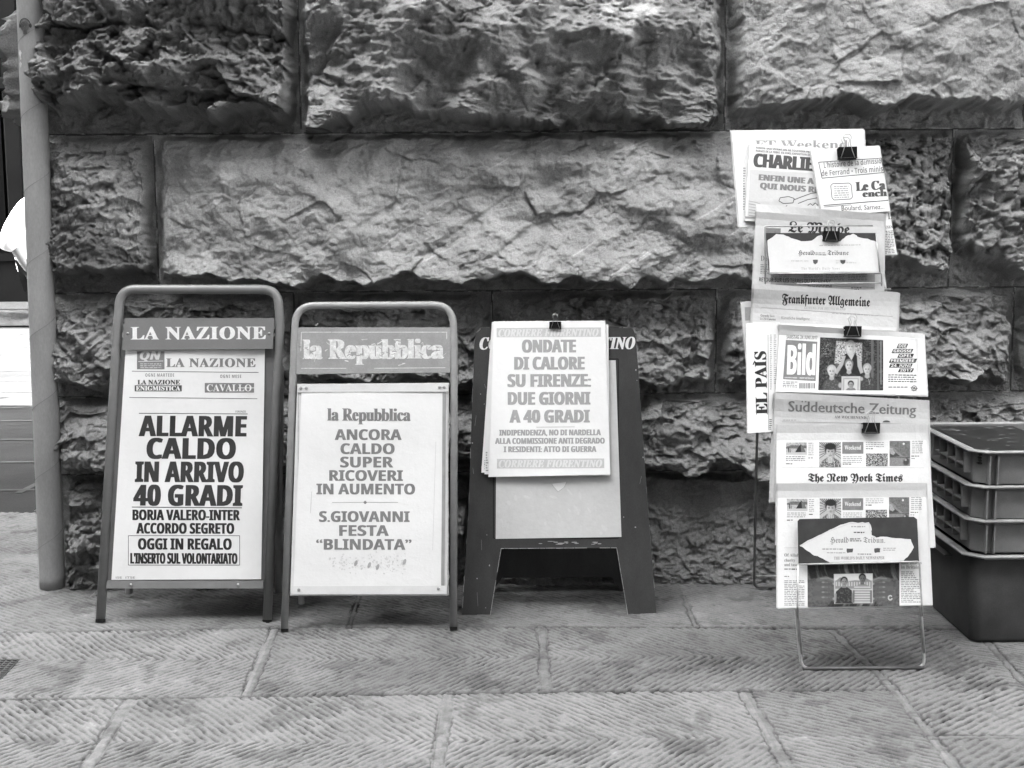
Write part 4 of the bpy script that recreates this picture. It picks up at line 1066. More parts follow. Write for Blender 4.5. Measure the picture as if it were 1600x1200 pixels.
# Frankfurter Allgemeine
cvf = lambda u, v: .024*math.exp(-((v-.0)/.25)**2)*(1-.5*u) + .007*math.sin(math.pi*u)*v - .010*max(0, u-.75)*4*v*.6
s = paper([(1178, 443.5), (1404, 457.5), (1401, 545), (1173.5, 535)], .018, 7, cvf, 17, 'newsprint', 1.6)
s.text('Frankfurter Allgemeine', 'fb', 1222, 473.5, 137, 15, 'ink_black', 1, 2.3, .3)
s.text('ZEITUNG F\u00dcR DEUTSCHLAND', 'rb', 1256, 482.5, 65, 3.6, 'ink_light', 1, 2.3, 0, 1.15); s.line((1189, 480.5), (1395, 494.5), .6, 'ink_mid')
s.text('Gerade Sein', 's', 1188, 494.5, 22, 3.6, 'ink_dark', 1, 3); s.text('Lc-20-Calories', 's', 1188, 499.5, 24, 3.6, 'ink_dark', 1, 3); s.text('K\u00fcnstliche Intelligenz', 's', 1221, 498.5, 44, 4.4, 'ink_mid', 1, 2.3); s.greek(1300, 489, 1385, 492, 4, 'ink_light', .3, 0, 3)
s.build('newspaper', 'newspaper headed Frankfurter Allgemeine in black letter type on the rack', 'newspaper', NP)
s = Sheet([(1176, 504), (1400, 512), (1399, 540), (1176, 534)], PK0, .030, lambda u, v: .004*math.sin(math.pi*min(1, v*1.4)), 27); s.pile('newsprint', 4, .003, 1.2, 'newsprint_edge', 10, 6)
s.line((1180, 508), (1396, 517), .7, 'ink_light'); s.build('newspaper', 'pale folded newspapers whose rounded edges lie just above the family photograph', 'newspaper', NP)
s = Sheet([(1166, 506), (1218, 504), (1214, 674), (1168.5, 677)], PK0, .036, lambda u, v: .014*math.sin(math.pi*min(1, u*.8+.08)), 19); s.pile('newsprint_pale', 3, .003, .8, 'newsprint_edge', 10, 12)
s.text('EL PAIS', 'rb', 1199.5, 647, 98, 18, 'ink_black', 1, -91.5, .7); s.line((1176.5, 570), (1179.5, 564), 1.8, 'ink_black', 1)
s.line((1200, 523), (1201, 672), .7, 'ink_mid'); s.greek(1203, 523, 1206, 610, 3, 'ink_soft', .4); s.greek(1202, 655, 1206, 672, 3, 'ink_dark', .4); s.greek(1209, 523, 1213, 600, 3, 'ink_soft', .4)
s.build('newspaper', 'upright folded newspaper with EL PAIS reading upwards at the left edge of the rack', 'newspaper', NP)
# Bild
cvb = lambda u, v: .006*math.sin(math.pi*u) - .010*max(0, (u-.9)/.1)**2 + .012*math.exp(-((v)/.08)**2) + .006*v*v
s = paper([(1218, 508.5), (1443, 522), (1448.5, 618), (1212, 612)], .044, 6, cvb, 20, 'newsprint_pale', 1.6, 16, 14)
s.text('SAMSTAG, 24. JUNI 2017', 'sb', 1229, 529, 48, 5.6, 'ink_mid', 1, 1.6)
s.poly([(1228, 531), (1277, 534), (1274.5, 595.5), (1223.5, 592.5)], 'ink_mid', 0)
s.text('Bild', 'sb', 1230, 585, 43, 46, 'ink_white', 1, 1.6, .7, .93); s.text('UNABH\u00c4NGIG \u00b7 \u00dcBERPARTEILICH', 'sb', 1226, 590.8, 46, 2, 'ink_white', 1, 1.6)
s.greek(1223, 596, 1246, 605, 2.6, 'ink_mid', .5, 0, 1)
x = 1249.
while x < 1273:
    wq = s.rng.uniform(.5, 1.5); s.rect(x, 598.5, x+wq, 607, 'ink_dark', 0, .5); x += wq + s.rng.uniform(.6, 1.3)
p = Pic([(1281.5, 527), (1380, 531.5), (1380, 610), (1278.5, 609.5)], .06, .5, 3)
p.blot(9, .13, .0, .5); p.blot(3, .03, .1, .5); p.noise(2, .5)
m = p.mpoly([(1307, 533), (1347, 536), (1346, 572), (1304, 568)], 1.2); p.mix(m, .55); p.blot(3.5, .12, .05, .25, m); p.blot(2.0, .95, .15, .45, m); p.blot(1.2, .3, .2, .5, m)
p.poly([(1361, 531), (1365, 531), (1365, 610), (1361, 610)], .16); p.poly([(1370, 531), (1374, 531), (1374, 610), (1370, 610)], .13); p.line([(1376.5, 533), (1376.5, 600)], 1.2, .35); p.blot(2, .4, .35, .6, p.mel(1292, 545, 9, 12, .5))
p.poly([(1317, 560), (1321, 553), (1329, 551), (1337, 553), (1342, 560), (1347, 586), (1345, 597), (1317, 597), (1313, 584)], .03, .8)
p.poly([(1318, 556), (1321.5, 556), (1317.5, 570), (1308, 585), (1303.5, 582), (1312, 568)], .50, .7); p.poly([(1339, 556), (1344, 561), (1349, 582), (1344.5, 584), (1340, 572)], .52, .7)
p.poly([(1324, 553), (1335, 553), (1330.5, 563)], .62, .7); p.poly([(1326.5, 546), (1332.5, 546), (1333, 555), (1326, 555)], .5, .6)
p.face(1329, 541.2, 6.6, .74, .62, True)
for cx, cy, r, sh, hr, sk in ((1299.5, 579.5, 6.7, .10, .62, .68), (1355, 576.5, 6.2, .07, .50, .64), (1326.5, 570, 6.5, .05, .22, .66)):
    p.poly([(cx-14, cy+33), (cx-13, cy+19), (cx-6, cy+12.5), (cx+6, cy+12.5), (cx+13, cy+18), (cx+15, cy+33)], sh, .8); p.blot(3, sh*2.2, .1, .6, p.mel(cx, cy+23, 12, 9, .4)*.8)
    p.poly([(cx-2.8, cy+6), (cx+2.8, cy+6), (cx+3.8, cy+13), (cx, cy+15), (cx-3.8, cy+13)], sk*.72, .6); p.face(cx, cy, r, sk, hr)
p.poly([(1315, 588), (1344.5, 588), (1344, 610), (1314.5, 610)], .66, .5); p.poly([(1317.5, 590.5), (1342, 590.5), (1341.5, 610), (1317, 610)], .45, .4); p.poly([(1319.5, 592.5), (1340, 592.5), (1339.5, 610), (1319, 610)], .72, .4)
p.poly([(1321, 610), (1325, 606), (1335, 606), (1338, 610)], .25, .6); p.face(1329.5, 601, 4.6, .42, .03)
p.el(1313, 602, 3, 4, .5, .4); p.el(1346, 592, 2.4, 3, .48, .4); p.line([(1357, 592), (1359, 600)], .9, .3); p.line([(1360, 593), (1358, 601)], .9, .25)
s.picture(p, 1)
s.frame(1383, 531, 1433, 610, .5, 'ink_pale')
for txt, x0, x1, y0, y1 in (('DIE', 1402, 1418, 537, 544), ('GROSSE', 1394, 1426, 545.2, 551.6), ('OPEL', 1403, 1427, 552.8, 559.2), ('PREMIERE:', 1390, 1432, 560.4, 566.8), ('24. JUNI', 1390, 1425, 568, 574.4), ('2017', 1404, 1427, 575.6, 581.6)):
    s.poly([(x0+1.8, y0), (x1+1.2, y0), (x1-1.8, y1), (x0-1.2, y1)], 'ink_black', 1); s.text(txt, 'sb', x0+2, y1-1.1, x1-x0-4, y1-y0-2, 'ink_white', 2, 0, 0, 1, .1)
s.greek(1388, 585, 1432, 597, 3.4, 'ink_dark', .45, 0, .6); s.greek(1388, 604, 1418, 606, 4, 'ink_dark', .4); s.ring(1428.3, 606.5, 3.9, 1.0, 'ink_dark', 1, 14); s.stroke([(1422.5, 606), (1430, 605.2), (1427, 607.6), (1434, 607)], .9, 'ink_dark', 2)
s.build('newspaper', 'tabloid headed Bild with a dark family photograph on its front page', 'newspaper', NP)
# Sueddeutsche
cvs = lambda u, v: .018*math.exp(-((v)/.13)**2)*(.6+.4*(1-u)) + .006*math.sin(math.pi*u)*math.exp(-(v/.3)**2)
s = paper([(1211, 613.5), (1449, 625.5), (1453, 800), (1205, 784)], .054, 8, cvs, 22, 'newsprint', 2.0, 14, 18)
s.text('Suddeutsche Zeitung', 's', 1232, 642.8, 199, 16.2, 'ink_mid', 1, 1.55, .55); s.ell(1253.5, 627.5, 1.2, 1.2, 'ink_mid', 1, 8); s.ell(1259, 627.7, 1.2, 1.2, 'ink_mid', 1, 8)
s.text('AM WOCHENENDE', 'rb', 1304, 653.5, 53, 4.2, 'ink_dark', 1, 1.4, 0, 1.1); s.line((1222, 659), (1408, 662.5), .6, 'ink_mid'); s.greek(1223, 656, 1245, 658, 3, 'ink_mid', .3)
s.ell(1385, 660, 6, 3.2, 'ink_dark', 1, 10, 0, 180, 360); s.greek(1212, 690, 1216, 770, 4, 'ink_soft', .4)
s.build('newspaper', 'newspaper headed Süddeutsche Zeitung below the family photograph', 'newspaper', NP)
# The New York Times, two piles of the same issue
def nyt_strip(s, dy, sc=1.0, full=True):
    X0 = 1330
    def q(x, y): return (X0 + (x-X0)*sc, y + dy)
    def rc(x0, y0, x1, y1, m, L=0): a = q(x0, y0); b = q(x1, y1); s.rect(a[0], a[1], b[0], b[1], m, L)
    def el(x, y, rx, ry, m, L, n=10, rot=0): a = q(x, y); s.ell(a[0], a[1], rx*sc, ry, m, L, n, rot)
    def pl(pts, m, L): s.poly([q(*p) for p in pts], m, L)
    def pic(x0, y0, x1, y1, t): return Pic([q(x0, y0), q(x1, y0), q(x1, y1), q(x0, y1)], t, .5, 7)
    p = pic(1228, 691.5, 1260.5, 710.5, .62); Q = lambda *a: [q(*c) for c in a]
    p.blot(6, .30, -.2, .5, 1-sst(0, .3, p.v)); p.poly(Q((1226, 699), (1236, 695.5), (1262, 696), (1262, 700.5), (1226, 701)), .2, .6); p.noise(2, .35); p.poly(Q((1242, 707), (1247, 699), (1251, 694), (1256, 700), (1259, 707)), .05, .5); p.poly(Q((1251, 695), (1256, 700), (1258, 706), (1252, 706)), .22, .5); p.line(Q((1232, 700), (1232.5, 708)), 1.3, .06); p.line(Q((1234.5, 702), (1235, 707)), 1, .12); p.poly(Q((1228, 707), (1260, 706.5), (1260, 711), (1228, 711)), .75, .6)
    s.picture(p, 1)
    s.greek(*q(1228, 713), *q(1258, 722), 3.0, 'ink_mid', .4); s.greek(*q(1228, 724), *q(1238, 726), 3, 'ink_black', .45); s.greek(*q(1263, 692), *q(1271, 712), 3.0, 'ink_soft', .4); s.greek(*q(1263, 715), *q(1270, 717), 3, 'ink_black', .4)
    p = pic(1280, 691, 1314, 730, .66)
    for a in range(11): p.line(Q((1297, 706), (1279+a*3.6, 690)), .9, .08)
    for a in range(5):
        for sg in (-1, 1): p.line(Q((1297, 704), (1297+sg*18, 697+a*5)), .8, .12)
        p.line(Q((1281+a*2, 697+a*1.5), (1297, 693+a*1.2), (1313-a*2, 697+a*1.5)), .7, .2)
    p.poly(Q((1279, 731), (1285, 720), (1292, 715), (1303, 715), (1311, 720), (1315, 731)), .18, .8); p.blot(2.2, .75, .0, .3, p.mel(*q(1297, 727), 17, 8, .3)); p.blot(1.5, .05, .2, .4, p.mel(*q(1297, 727), 17, 8, .3))
    p.face(*q(1297.5, 705), 8.2, .66, .04); p.el(*q(1297.5, 697.5), 8.6, 5.5, .04, .2); p.el(*q(1297, 719), 5.5, 4.5, .7, .3); p.line(Q((1293, 717), (1294, 722)), .7, .3); p.line(Q((1297, 716), (1297, 722)), .7, .3); p.line(Q((1300.5, 717), (1300, 722)), .7, .3)
    p.noise(1.5, .2); s.picture(p, 1)
    rc(1316, 690.5, 1349, 709, 'ink_mid'); s.text('Weekend', 'rb', *q(1319.5, 702.5), 26*sc, 6.4, 'ink_white', 1)
    s.greek(*q(1317, 713), *q(1347, 724), 3.0, 'ink_soft', .4); s.greek(*q(1317, 724.5), *q(1330, 726), 3, 'ink_black', .45)
    s.greek(*q(1353, 691), *q(1381, 699), 3.0, 'ink_soft', .4); s.greek(*q(1353, 700.5), *q(1364, 702), 3, 'ink_black', .45); 
    p = pic(1353, 708.5, 1387, 728.5, .25); p.blot(5, .07, .0, .2); p.blot(2.5, .7, .1, .3); p.blot(1.6, .04, .1, .3); p.blot(1.3, .9, .3, .5); p.noise(1.2, .4); s.picture(p, 1)
    p = pic(1390, 689, 1422, 728, .22); p.noise(6, .2); p.poly(Q((1388, 695), (1396, 699), (1404, 707), (1412, 713), (1424, 714.5), (1424, 730), (1388, 730)), .33, 1); p.poly(Q((1388, 702), (1397, 705), (1407, 713), (1388, 714)), .10, .6); p.poly(Q((1390, 700), (1394, 700), (1399, 708), (1396, 711), (1391, 709)), .5, .5); p.el(*q(1412, 693.5), 1.6, 1.6, .95, .3); p.line(Q((1389, 714.2), (1423, 714.8)), .8, .08); p.el(*q(1416, 721.5), 4.6, 6, .10, .3, 20); p.el(*q(1415, 718.5), 1.7, 1.7, .45, .4); p.noise(2, .25); s.picture(p, 1)
    s.greek(*q(1425, 689), *q(1442, 709), 3.0, 'ink_soft', .4); s.greek(*q(1424, 712), *q(1436, 714), 3, 'ink_black', .4); s.greek(*q(1424, 716), *q(1430, 717), 3, 'ink_mid', .4)
    if full: s.line(q(1222, 730), q(1444, 731), .4, 'ink_light')
cvn = lambda u, v: -.008*max(0, (u-.9)/.1)**2 + .003*math.sin(u*9+v*4)*v + .009*math.exp(-(v/.06)**2) + .004*math.sin(math.pi*u) + .004*v*v
s = paper([(1214, 665), (1447, 664), (1459.5, 856), (1213, 852)], .072, 6, cvn, 23, 'newsprint_pale', 1.6, 14, 16)
nyt_strip(s, 0); s.text('The New York Times', 'fb', 1263, 752.5, 147, 13, 'ink_black', 1, 0, .45)
s.build('newspaper', 'upper pile of The New York Times, its black letter title in full view', 'newspaper', NP)
cvl = lambda u, v: .003*math.sin(u*8+v*6)*v + .010*math.exp(-(v/.06)**2) + .004*math.sin(math.pi*u) - .014*max(0, (u-.93)/.07)**2
s = paper([(1215, 756.5), (1446, 755.5), (1455, 945), (1215, 950)], .092, 7, cvl, 24, 'newsprint_pale', 1.6, 18, 18)
nyt_strip(s, 88, .985, False)
for txt, y in (('Of Allah', 869.5), ('charity', 877.5), ('and taxes', 884.5)): s.text(txt, 'rb', 1225.5, y, 23 if txt != 'charity' else 17, 4.6, 'ink_mid', 1)
s.line((1225, 856), (1246, 856), .4, 'ink_light'); s.greek(1225.5, 888.5, 1246, 890, 3, 'ink_black', .5); s.greek(1225.5, 900, 1234, 901.5, 3, 'ink_mid', .5); s.greek(1225.5, 907, 1257, 945, 2.7, 'ink_mid', .42)
for txt, y in (('after attacks', 881.5), ('in Britain', 888.5)): s.text(txt, 'rb', 1408, y, 32 if 'B' not in txt else 29, 5, 'ink_mid', 1)
s.greek(1408, 893, 1438, 903, 3, 'ink_mid', .5, 0, 0, True); s.greek(1408, 905, 1440, 942, 2.7, 'ink_mid', .42)
p = Pic([(1261.5, 877), (1405, 876), (1405.5, 947), (1262, 948.5)], .05, .6, 12)
fold = fbm(p.X + 6*np.sin(p.Y*.08), p.Y*.12, 9, 3, 5); p.mix(sst(-.1, .6, fold), .17); p.mix(sst(.45, .9, fold), .30); p.noise(3, .2)
for sg, cx in ((1, 1262.0), (-1, 1405.0)):
    g = lambda *pts: [(cx + sg*a, b) for a, b in pts]
    m = p.mpoly(g((-2, 908), (10, 903.5), (24, 906), (37, 914), (40, 932), (34, 944), (18, 950), (-2, 950)), 1.2); p.mix(m, .15); p.noise(5, .35, m)
    for k, (y, L_) in enumerate(((912, 43), (919.5, 46), (927.5, 46), (935.5, 43))):
        pts = g((12, y-1.5), (24, y-2.6), (34, y-2.0), (L_-2, y-.6)); pts2 = [(x, yy+1.2) for x, yy in pts]
        p.line([(x, yy+3.6) for x, yy in pts[1:]], 1.4, .05, .8); p.line(pts2, 5.6, .15 + .02*(k % 2)); p.line(pts[1:3], 1.6, .26, .55)
        p.el(cx+sg*(L_-1.5), y, 2.6, 1.9, .42, .4); p.el(cx+sg*24, y-2.2, 2.2, 1.2, .40, .6, 0, .7); p.line(g((33, y-3), (33.5, y+1.5)), .7, .06, .6)
    p.line(g((16, 906), (28, 903.5), (40, 907), (45, 910)), 5.0, .22); p.line(g((20, 904), (32, 903), (42, 907)), 1.6, .40, .7); p.el(cx+sg*45, 910.5, 2.4, 1.7, .5, .4)
for k in range(9): t = R(30 + k*35); p.el(1391 + 2.9*math.cos(t), 934 + 3.4*math.sin(t), 1.0, 1.0, .8, .5)
m = p.mpoly([(1303, 897), (1363.5, 896), (1364, 942.5), (1303.5, 943.5)], .5); p.mix(m, .72); p.mix(m*sst(908, 905, p.Y), .98)
p.poly([(1305, 920), (1305, 908), (1313, 902), (1323, 909), (1336, 906.5), (1349, 907.5), (1353, 903), (1362, 908), (1362, 920)], .36, .6)
for x in range(1307, 1362, 4): p.line([(x, 910), (x, 915)], 1.5, .75)
for cx, cy, sh, st, sk in ((1319, 908.5, .06, 0, .40), (1347.5, 903.5, .38, 1, .22)):
    p.poly([(cx-14, 943), (cx-13, cy+16), (cx-5, cy+9), (cx+5, cy+9), (cx+12, cy+14), (cx+14, 943)], sh, .6)
    if st:
        for k in range(7): p.line([(cx-12, cy+14+k*3.9), (cx+12, cy+14+k*3.9)], 1.6, .78)
    else: p.blot(4, .14, .1, .5, p.mel(cx, cy+24, 12, 12, .3))
    p.line([(cx-13.5, cy+20), (cx-14, 940)], 2.6, sk); p.line([(cx+13.5, cy+20), (cx+13.5, 940)], 2.6, sk)
    p.poly([(cx-2.4, cy+4), (cx+2.4, cy+4), (cx+3, cy+10), (cx-3, cy+10)], sk*.8, .5); p.face(cx, cy, 5.4, sk, .03)
s.picture(p, 1)
s.build('newspaper', 'lowest pile of The New York Times with a picture of two hands holding a snapshot', 'newspaper', NP)
# lower plate
s = Sheet([(1246.5, 812.5), (1433, 808), (1435.5, 876.5), (1247.5, 881)], PK0, .112, None, 25)
q0 = [(1246.5, 814), (1249.5, 811), (1428, 807.5), (1433, 811.5), (1436, 877), (1248, 882)]
mb_ = MB(); a = [PK0(x, y, .112) for x, y in q0]; b = [p - PK0.n*.0025 for p in a]; n = len(a)
s.V += a + b; s.F += [list(range(n))[::-1], [n+i for i in range(n)]] + [[i, (i+1) % n, n+(i+1) % n, n+i] for i in range(n)]; s.I += [s.m('plate_dark')]*(n+2)
s.poly(torn([(1250, 853), (1262, 844.5), (1280, 836), (1297, 827.5), (1313, 820), (1327, 816), (1341, 817), (1358, 816), (1361, 822), (1362, 836), (1369, 840), (1380, 838.5), (1400, 841), (1423, 842.5), (1428, 855), (1421, 866), (1412, 876), (1360, 877.5), (1297, 879), (1286, 873), (1272, 868), (1262, 861)]), 'card_paper', 0)
for p, q in (((1250, 853), (1297, 829)), ((1297, 829), (1327, 818)), ((1327, 818), (1358, 818)), ((1358, 818), (1361, 834))): s.line(p, q, 2.2, 'ink_pale', 1)
s.text('Herald', 'fb', 1297, 848.5, 29, 9.5, 'ink_mid', 2, -1); s.text('Tribun.', 'fb', 1349, 848, 34, 9, 'ink_mid', 2, .5); s.greek(1328, 841, 1346, 846, 3, 'ink_mid', .7, 2)
s.greek(1330, 822, 1352, 826, 4, 'ink_soft', .5, 2); s.greek(1334, 831, 1352, 833, 4, 'ink_dark', .5, 2); s.greek(1285, 857, 1318, 860, 4, 'ink_soft', .5, 2); s.greek(1292, 863, 1322, 866, 4, 'ink_soft', .4, 2); s.greek(1380, 856, 1400, 862, 3, 'ink_soft', .4, 2); s.greek(1340, 865, 1366, 866, 4, 'ink_mid', .4, 2)
for x in (1328, 1371): s.poly(torn([(x-5, 857), (x+5, 857), (x+4, 863), (x-4, 864)], 2, .8), 'ink_dark', 2)
s.text("THE WORLD'S DAILY NEWSPAPER", 'rb', 1303, 874.5, 79, 4.6, 'ink_mid', 2, -.6)
s.build('header_plate', parent=rack)
wires('plate_wire', [[PK0(1247.5, 882, .118), PK0(1436.5, 877.5, .118), PK0(1440.5, 949, .112), PK0(1441, 962, .016)], [PK0(1247, 881, .118), PK0(1246.2, 950, .112), PK0(1246, 964, .016)]], .0026, 'rack_wire', .008)
clip(PK0, 1324, 248.5, .004, 29.5, 'black binder clip standing at the top of the rack on the white French weekly', -1.5)
clip(PK0, 1298, 377, .034, 25, 'black binder clip on the upper torn header plate in front of Le Monde', 1.5)
clip(PK0, 1332, 526, .060, 26, 'black binder clip above the dark family photograph', 1.5)
clip(PK0, 1360.5, 677, .086, 26.5, 'black binder clip between the Süddeutsche and New York Times titles', 1)

# ------------------------------------------------------------------ stacked crates
c0 = gnd(1506, 1004); CX, CY = c0.x, c0.y
def oct_(x0, y0, x1, y1, ch, z, k=1):
    pts = []
    for (cx, cy, a0) in ((x1-ch, y0+ch, -90), (x1-ch, y1-ch, 0), (x0+ch, y1-ch, 90), (x0+ch, y0+ch, 180)):
        for i in range(k+1): t = R(a0 + 90*i/k); pts.append((cx + ch*math.cos(t), cy + ch*math.sin(t), z))
    return pts
CW, CD, CH = .60, .53, .101
def crate_body(mb, h, taper, ch, foot=.0):
    e = .022
    rings = [oct_(e+taper+.006, e+taper+.006, CW-e-taper-.006, CD-e-taper-.006, ch, foot), oct_(e+taper, e+taper, CW-e-taper, CD-e-taper, ch, foot+.006), oct_(e, e, CW-e, CD-e, ch, h-.018)]
    w_ = .004
    rings += [oct_(e+w_, e+w_, CW-e-w_, CD-e-w_, ch, h-.002), oct_(e+taper+w_, e+taper+w_, CW-e-taper-w_, CD-e-taper-w_, ch, foot+.010)]
    mb.loft(rings, 0)
def crate_rim(h, ch):
    mb = MB()
    mb.loft([oct_(.018, .018, CW-.018, CD-.018, ch, h-.007), oct_(0, 0, CW, CD, ch+.006, h-.0045), oct_(-.001, -.001, CW+.001, CD+.001, ch+.006, h-.001), oct_(.003, .003, CW-.003, CD-.003, ch+.004, h+.002), oct_(.024, .024, CW-.024, CD-.024, ch, h), oct_(.026, .026, CW-.026, CD-.026, ch, h-.014)], 0, False)
    return mb
def make_crate():
    o = empty('plastic_crate', (0, 0, 0)); ch = .030
    mb = MB(); crate_body(mb, CH, .004, ch); mb.build('body', 'crate_grey', o, (0, 0, 0))
    crate_rim(CH, ch).build('rim', 'crate_rim', o, (0, 0, 0))
    for x in (.052, .075, .30, CW-.075, CW-.052):
        mb = MB(); mb.box((x-.002, .004, .006), (x+.002, .027, CH-.012)); mb.build('rib', 'crate_grey', o, (0, 0, 0))
    for y in (.075, .145, .215, .285, .345):
        mb = MB(); mb.box((.003, y-.002, .03), (.027, y+.002, CH-.012)); mb.build('rib', 'crate_grey', o, (0, 0, 0))
    mb = MB(); mb.box((.004, .080, .048), (.027, .33, .052)); mb.build('ledge', 'crate_grey', o, (0, 0, 0))
    mb = MB(); mb.box((.0205, .150, .056), (.0225, .28, CH-.022), 0); mb.build('hand_hole_panel', 'crate_dark', o, (0, 0, 0))  # dark panel in place of an opening and its shaded inside
    return o
BINH = .260
bn = empty('storage_bin', (0, 0, 0))
mb = MB(); e = .026
mb.loft([oct_(e+.016, e+.016, CW-e-.016, CD-e-.016, .026, 0, 5), oct_(e+.008, e+.008, CW-e-.008, CD-e-.008, .030, .003, 5), oct_(e+.005, e+.005, CW-e-.005, CD-e-.005, .030, .012, 5), oct_(e, e, CW-e, CD-e, .032, BINH-.02, 5), oct_(e+.005, e+.005, CW-e-.005, CD-e-.005, .032, BINH-.004, 5), oct_(e+.016, e+.016, CW-e-.016, CD-e-.016, .032, .012, 5)], 0)
bo = mb.build('body', 'bin_grey', bn, (0, 0, 0))
for p in bo.data.polygons: p.use_smooth = len(p.vertices) == 4
crate_rim(BINH, .035).build('rim', 'crate_rim', bn, (0, 0, 0))
for (x, y) in ((.07, .3),):
    mb = MB(); mb.box((.004, y-.1, BINH-.05), (.03, y+.1, BINH-.046)); mb.build('ledge', 'bin_grey', bn, (0, 0, 0))
OX, OY = CX-.012, CY-.034
bn.location = (OX, OY, 0); tag(bn, 'deep dark grey storage bin at the bottom of the crate stack', 'bin')
CR = make_crate()
for k, (lab, dx, dy) in enumerate((('lowest of the three shallow grey plastic crates, resting on the deep bin', .002, 0), ('middle one of the three shallow grey plastic crates', -.001, -.004), ('topmost shallow grey plastic crate, holding dark magazines', .004, -.002))):
    o = CR if k == 0 else copy_tree(CR)
    o.location = (OX + dx, OY + dy, BINH + .003 + k*(CH-.0025) - .001); tag(o, lab, 'crate', 'shallow crates stacked beside the rack')
ztop = BINH + 3*CH
mb = MB(); mr = random.Random(3)
mag = empty('magazine_pile', (OX+.3, OY+.2, ztop-.05), 'pile of dark glossy magazines lying in the topmost crate', 'magazines')
for k in range(5):
    mb = MB(); j = mr.uniform(-.004, .004); mb.box((OX+.034+j, OY+.034, ztop-.045+k*.008), (OX+.30+j, OY+.48, ztop-.038+k*.008), 0, .002); mb.build('magazine', 'magazine_dark', mag)
mb = MB()
for k in range(40):
    x, y = OX + mr.uniform(.05, .28), OY + mr.uniform(.05, .46); a, b = mr.uniform(.002, .014), mr.uniform(.002, .008)
    t = mr.uniform(0, 3); ca, sa = math.cos(t), math.sin(t); z = ztop - .0045 + k*.00002
    mb.add([(x+ca*a-sa*b, y+sa*a+ca*b, z), (x-ca*a-sa*b, y-sa*a+ca*b, z), (x-ca*a+sa*b, y-sa*a-ca*b, z), (x+ca*a+sa*b, y+sa*a-ca*b, z)], [(0, 1, 2, 3)])
mb.build('cover_print', 'ink_mid', mag)
mb = MB()
for k in range(3): mb.box((OX+.31, OY+.05+k*.012, ztop-.03+k*.006), (OX+.55, OY+.33, ztop-.026+k*.006), 0, .001)
tag(mb.build('brochure_pile', 'ink_soft'), 'pale brochures lying at the right end of the topmost crate', 'brochures')
mb = MB()
for (x0, y0, x1, y1, dz) in ((.25, .22, .5, .26, 0), (.27, .14, .5, .20, .002)):
    mb.add([(OX+x0, OY+y0, ztop+.002+dz), (OX+x1, OY+y0-.03, ztop+.004+dz), (OX+x1, OY+y1-.01, ztop+.012+dz), (OX+x0+.02, OY+y1, ztop+.004+dz), (OX+x0, OY+y0, ztop+dz), (OX+x1, OY+y0-.03, ztop+.002+dz), (OX+x1, OY+y1-.01, ztop+.010+dz), (OX+x0+.02, OY+y1, ztop+.002+dz)],
           [(0, 1, 2, 3), (7, 6, 5, 4), (0, 4, 5, 1), (1, 5, 6, 2), (2, 6, 7, 3), (3, 7, 4, 0)])
tag(mb.build('loose_leaflet', 'newsprint'), 'two loose white leaflets on top of the magazines in the topmost crate', 'leaflets')

# ------------------------------------------------------------------ passer-by in the sunlit side street
def skin_mesh(name, J, E, m, parent, root=0, sub=2):
    me = bpy.data.meshes.new(name); me.from_pydata([j[:3] for j in J], E, []); ob = bpy.data.objects.new(name, me); COL.objects.link(ob)
    md = ob.modifiers.new('skin', 'SKIN'); md.use_smooth_shade = True
    for i, j in enumerate(J):
        sv = me.skin_vertices[0].data[i]; sv.radius = (j[3], j[4] if len(j) > 4 else j[3]); sv.use_root = (i == root)
    sm = ob.modifiers.new('sub', 'SUBSURF'); sm.levels = sub; sm.render_levels = sub
    bpy.context.view_layer.update()
    r = bpy.data.meshes.new_from_object(ob.evaluated_get(bpy.context.evaluated_depsgraph_get()))
    bpy.data.objects.remove(ob); bpy.data.meshes.remove(me)
    for p in r.polygons: p.use_smooth = True
    r.materials.clear(); r.materials.append(MATS[m])
    o = bpy.data.objects.new(name, r); COL.objects.link(o)
    if parent: o.parent = parent
    return o
PY = 6.4; PX = at(57, 400, PY).x
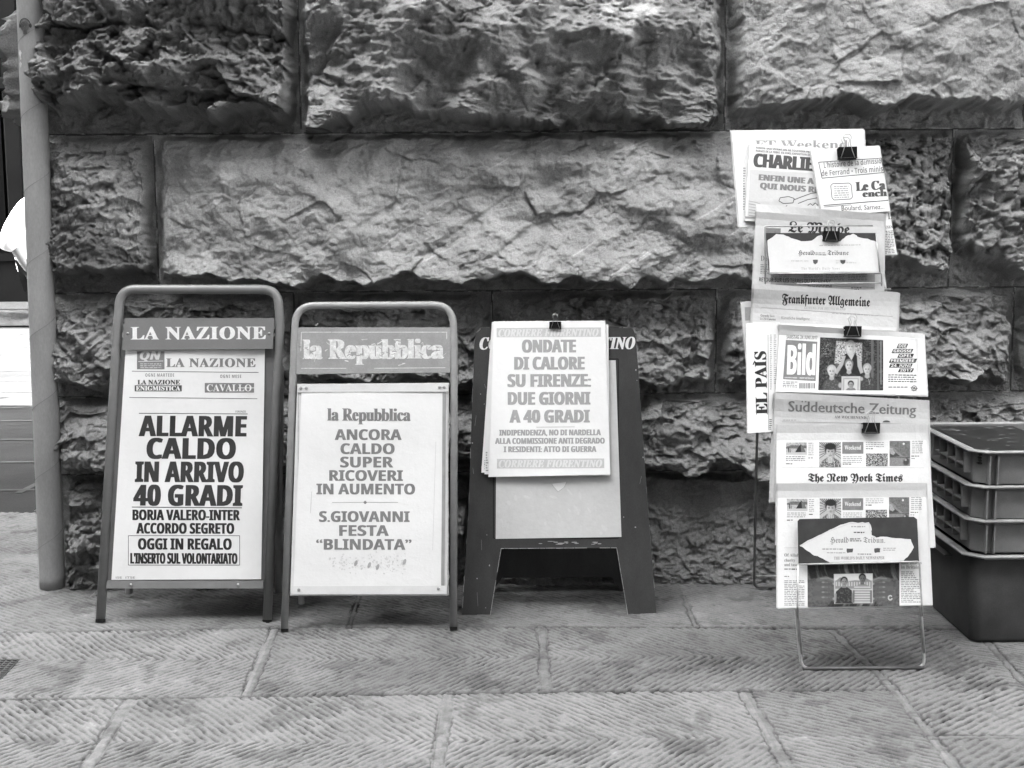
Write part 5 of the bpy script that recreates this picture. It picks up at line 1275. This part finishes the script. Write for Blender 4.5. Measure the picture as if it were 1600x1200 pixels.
# facing +X (to the right), seen from the side; y is across the body
J = [(0, 0, .92, .13, .15), (0.0, 0, 1.08, .115, .135), (-.02, 0, 1.28, .13, .17), (0, 0, 1.42, .07, .11), (.02, 0, 1.50, .05), (.045, 0, 1.58, .075, .07), (.05, 0, 1.68, .085, .075),
     (-.02, -.19, 1.38, .055), (-.16, -.24, 1.12, .042), (-.05, -.26, .93, .034), (.0, -.26, .86, .03), (-.02, .19, 1.38, .055), (-.02, .24, 1.10, .042), (.12, .22, .92, .034), (.18, .21, .87, .03),
     (.0, -.10, .86, .085), (.10, -.10, .50, .06), (.06, -.10, .12, .042), (.16, -.10, .05, .035), (.24, -.10, .03, .025),
     (.0, .10, .86, .085), (.0, .10, .50, .06), (-.04, .10, .14, .042), (.02, .10, .05, .035), (.10, .10, .03, .025)]
Ed = [(0, 1), (1, 2), (2, 3), (3, 4), (4, 5), (5, 6), (3, 7), (7, 8), (8, 9), (9, 10), (3, 11), (11, 12), (12, 13), (13, 14), (0, 15), (15, 16), (16, 17), (17, 18), (18, 19), (0, 20), (20, 21), (21, 22), (22, 23), (23, 24)]
pe = skin_mesh('person', J, Ed, 'skin', None)
pe.location = (PX + .04, PY, -.02); tag(pe, 'passer-by in a loose white shirt half hidden behind the pole in the sunlit street', 'person')
Js = [(.02, 0, .80, .175, .215), (-.02, 0, .95, .17, .21), (-.04, 0, 1.12, .15, .19), (-.03, 0, 1.30, .14, .185), (0, 0, 1.42, .075, .12), (-.03, -.20, 1.37, .085), (-.13, -.24, 1.20, .085), (-.185, -.25, 1.02, .09), (-.02, .20, 1.37, .08), (-.02, .24, 1.15, .075)]
skin_mesh('shirt', Js, [(0, 1), (1, 2), (2, 3), (3, 4), (4, 5), (5, 6), (6, 7), (4, 8), (8, 9)], 'shirt', pe)
Jt = [(0, 0, .90, .14, .16), (0, -.10, .84, .10), (.10, -.10, .50, .08), (.055, -.10, .10, .07), (0, .10, .84, .10), (.0, .10, .50, .08), (-.04, .10, .12, .07)]
skin_mesh('trousers', Jt, [(0, 1), (1, 2), (2, 3), (0, 4), (4, 5), (5, 6)], 'trousers', pe)
skin_mesh('hair', [(.02, 0, 1.62, .06, .07), (.01, 0, 1.70, .085, .08), (.05, 0, 1.755, .06, .06)], [(0, 1), (1, 2)], 'hair', pe)
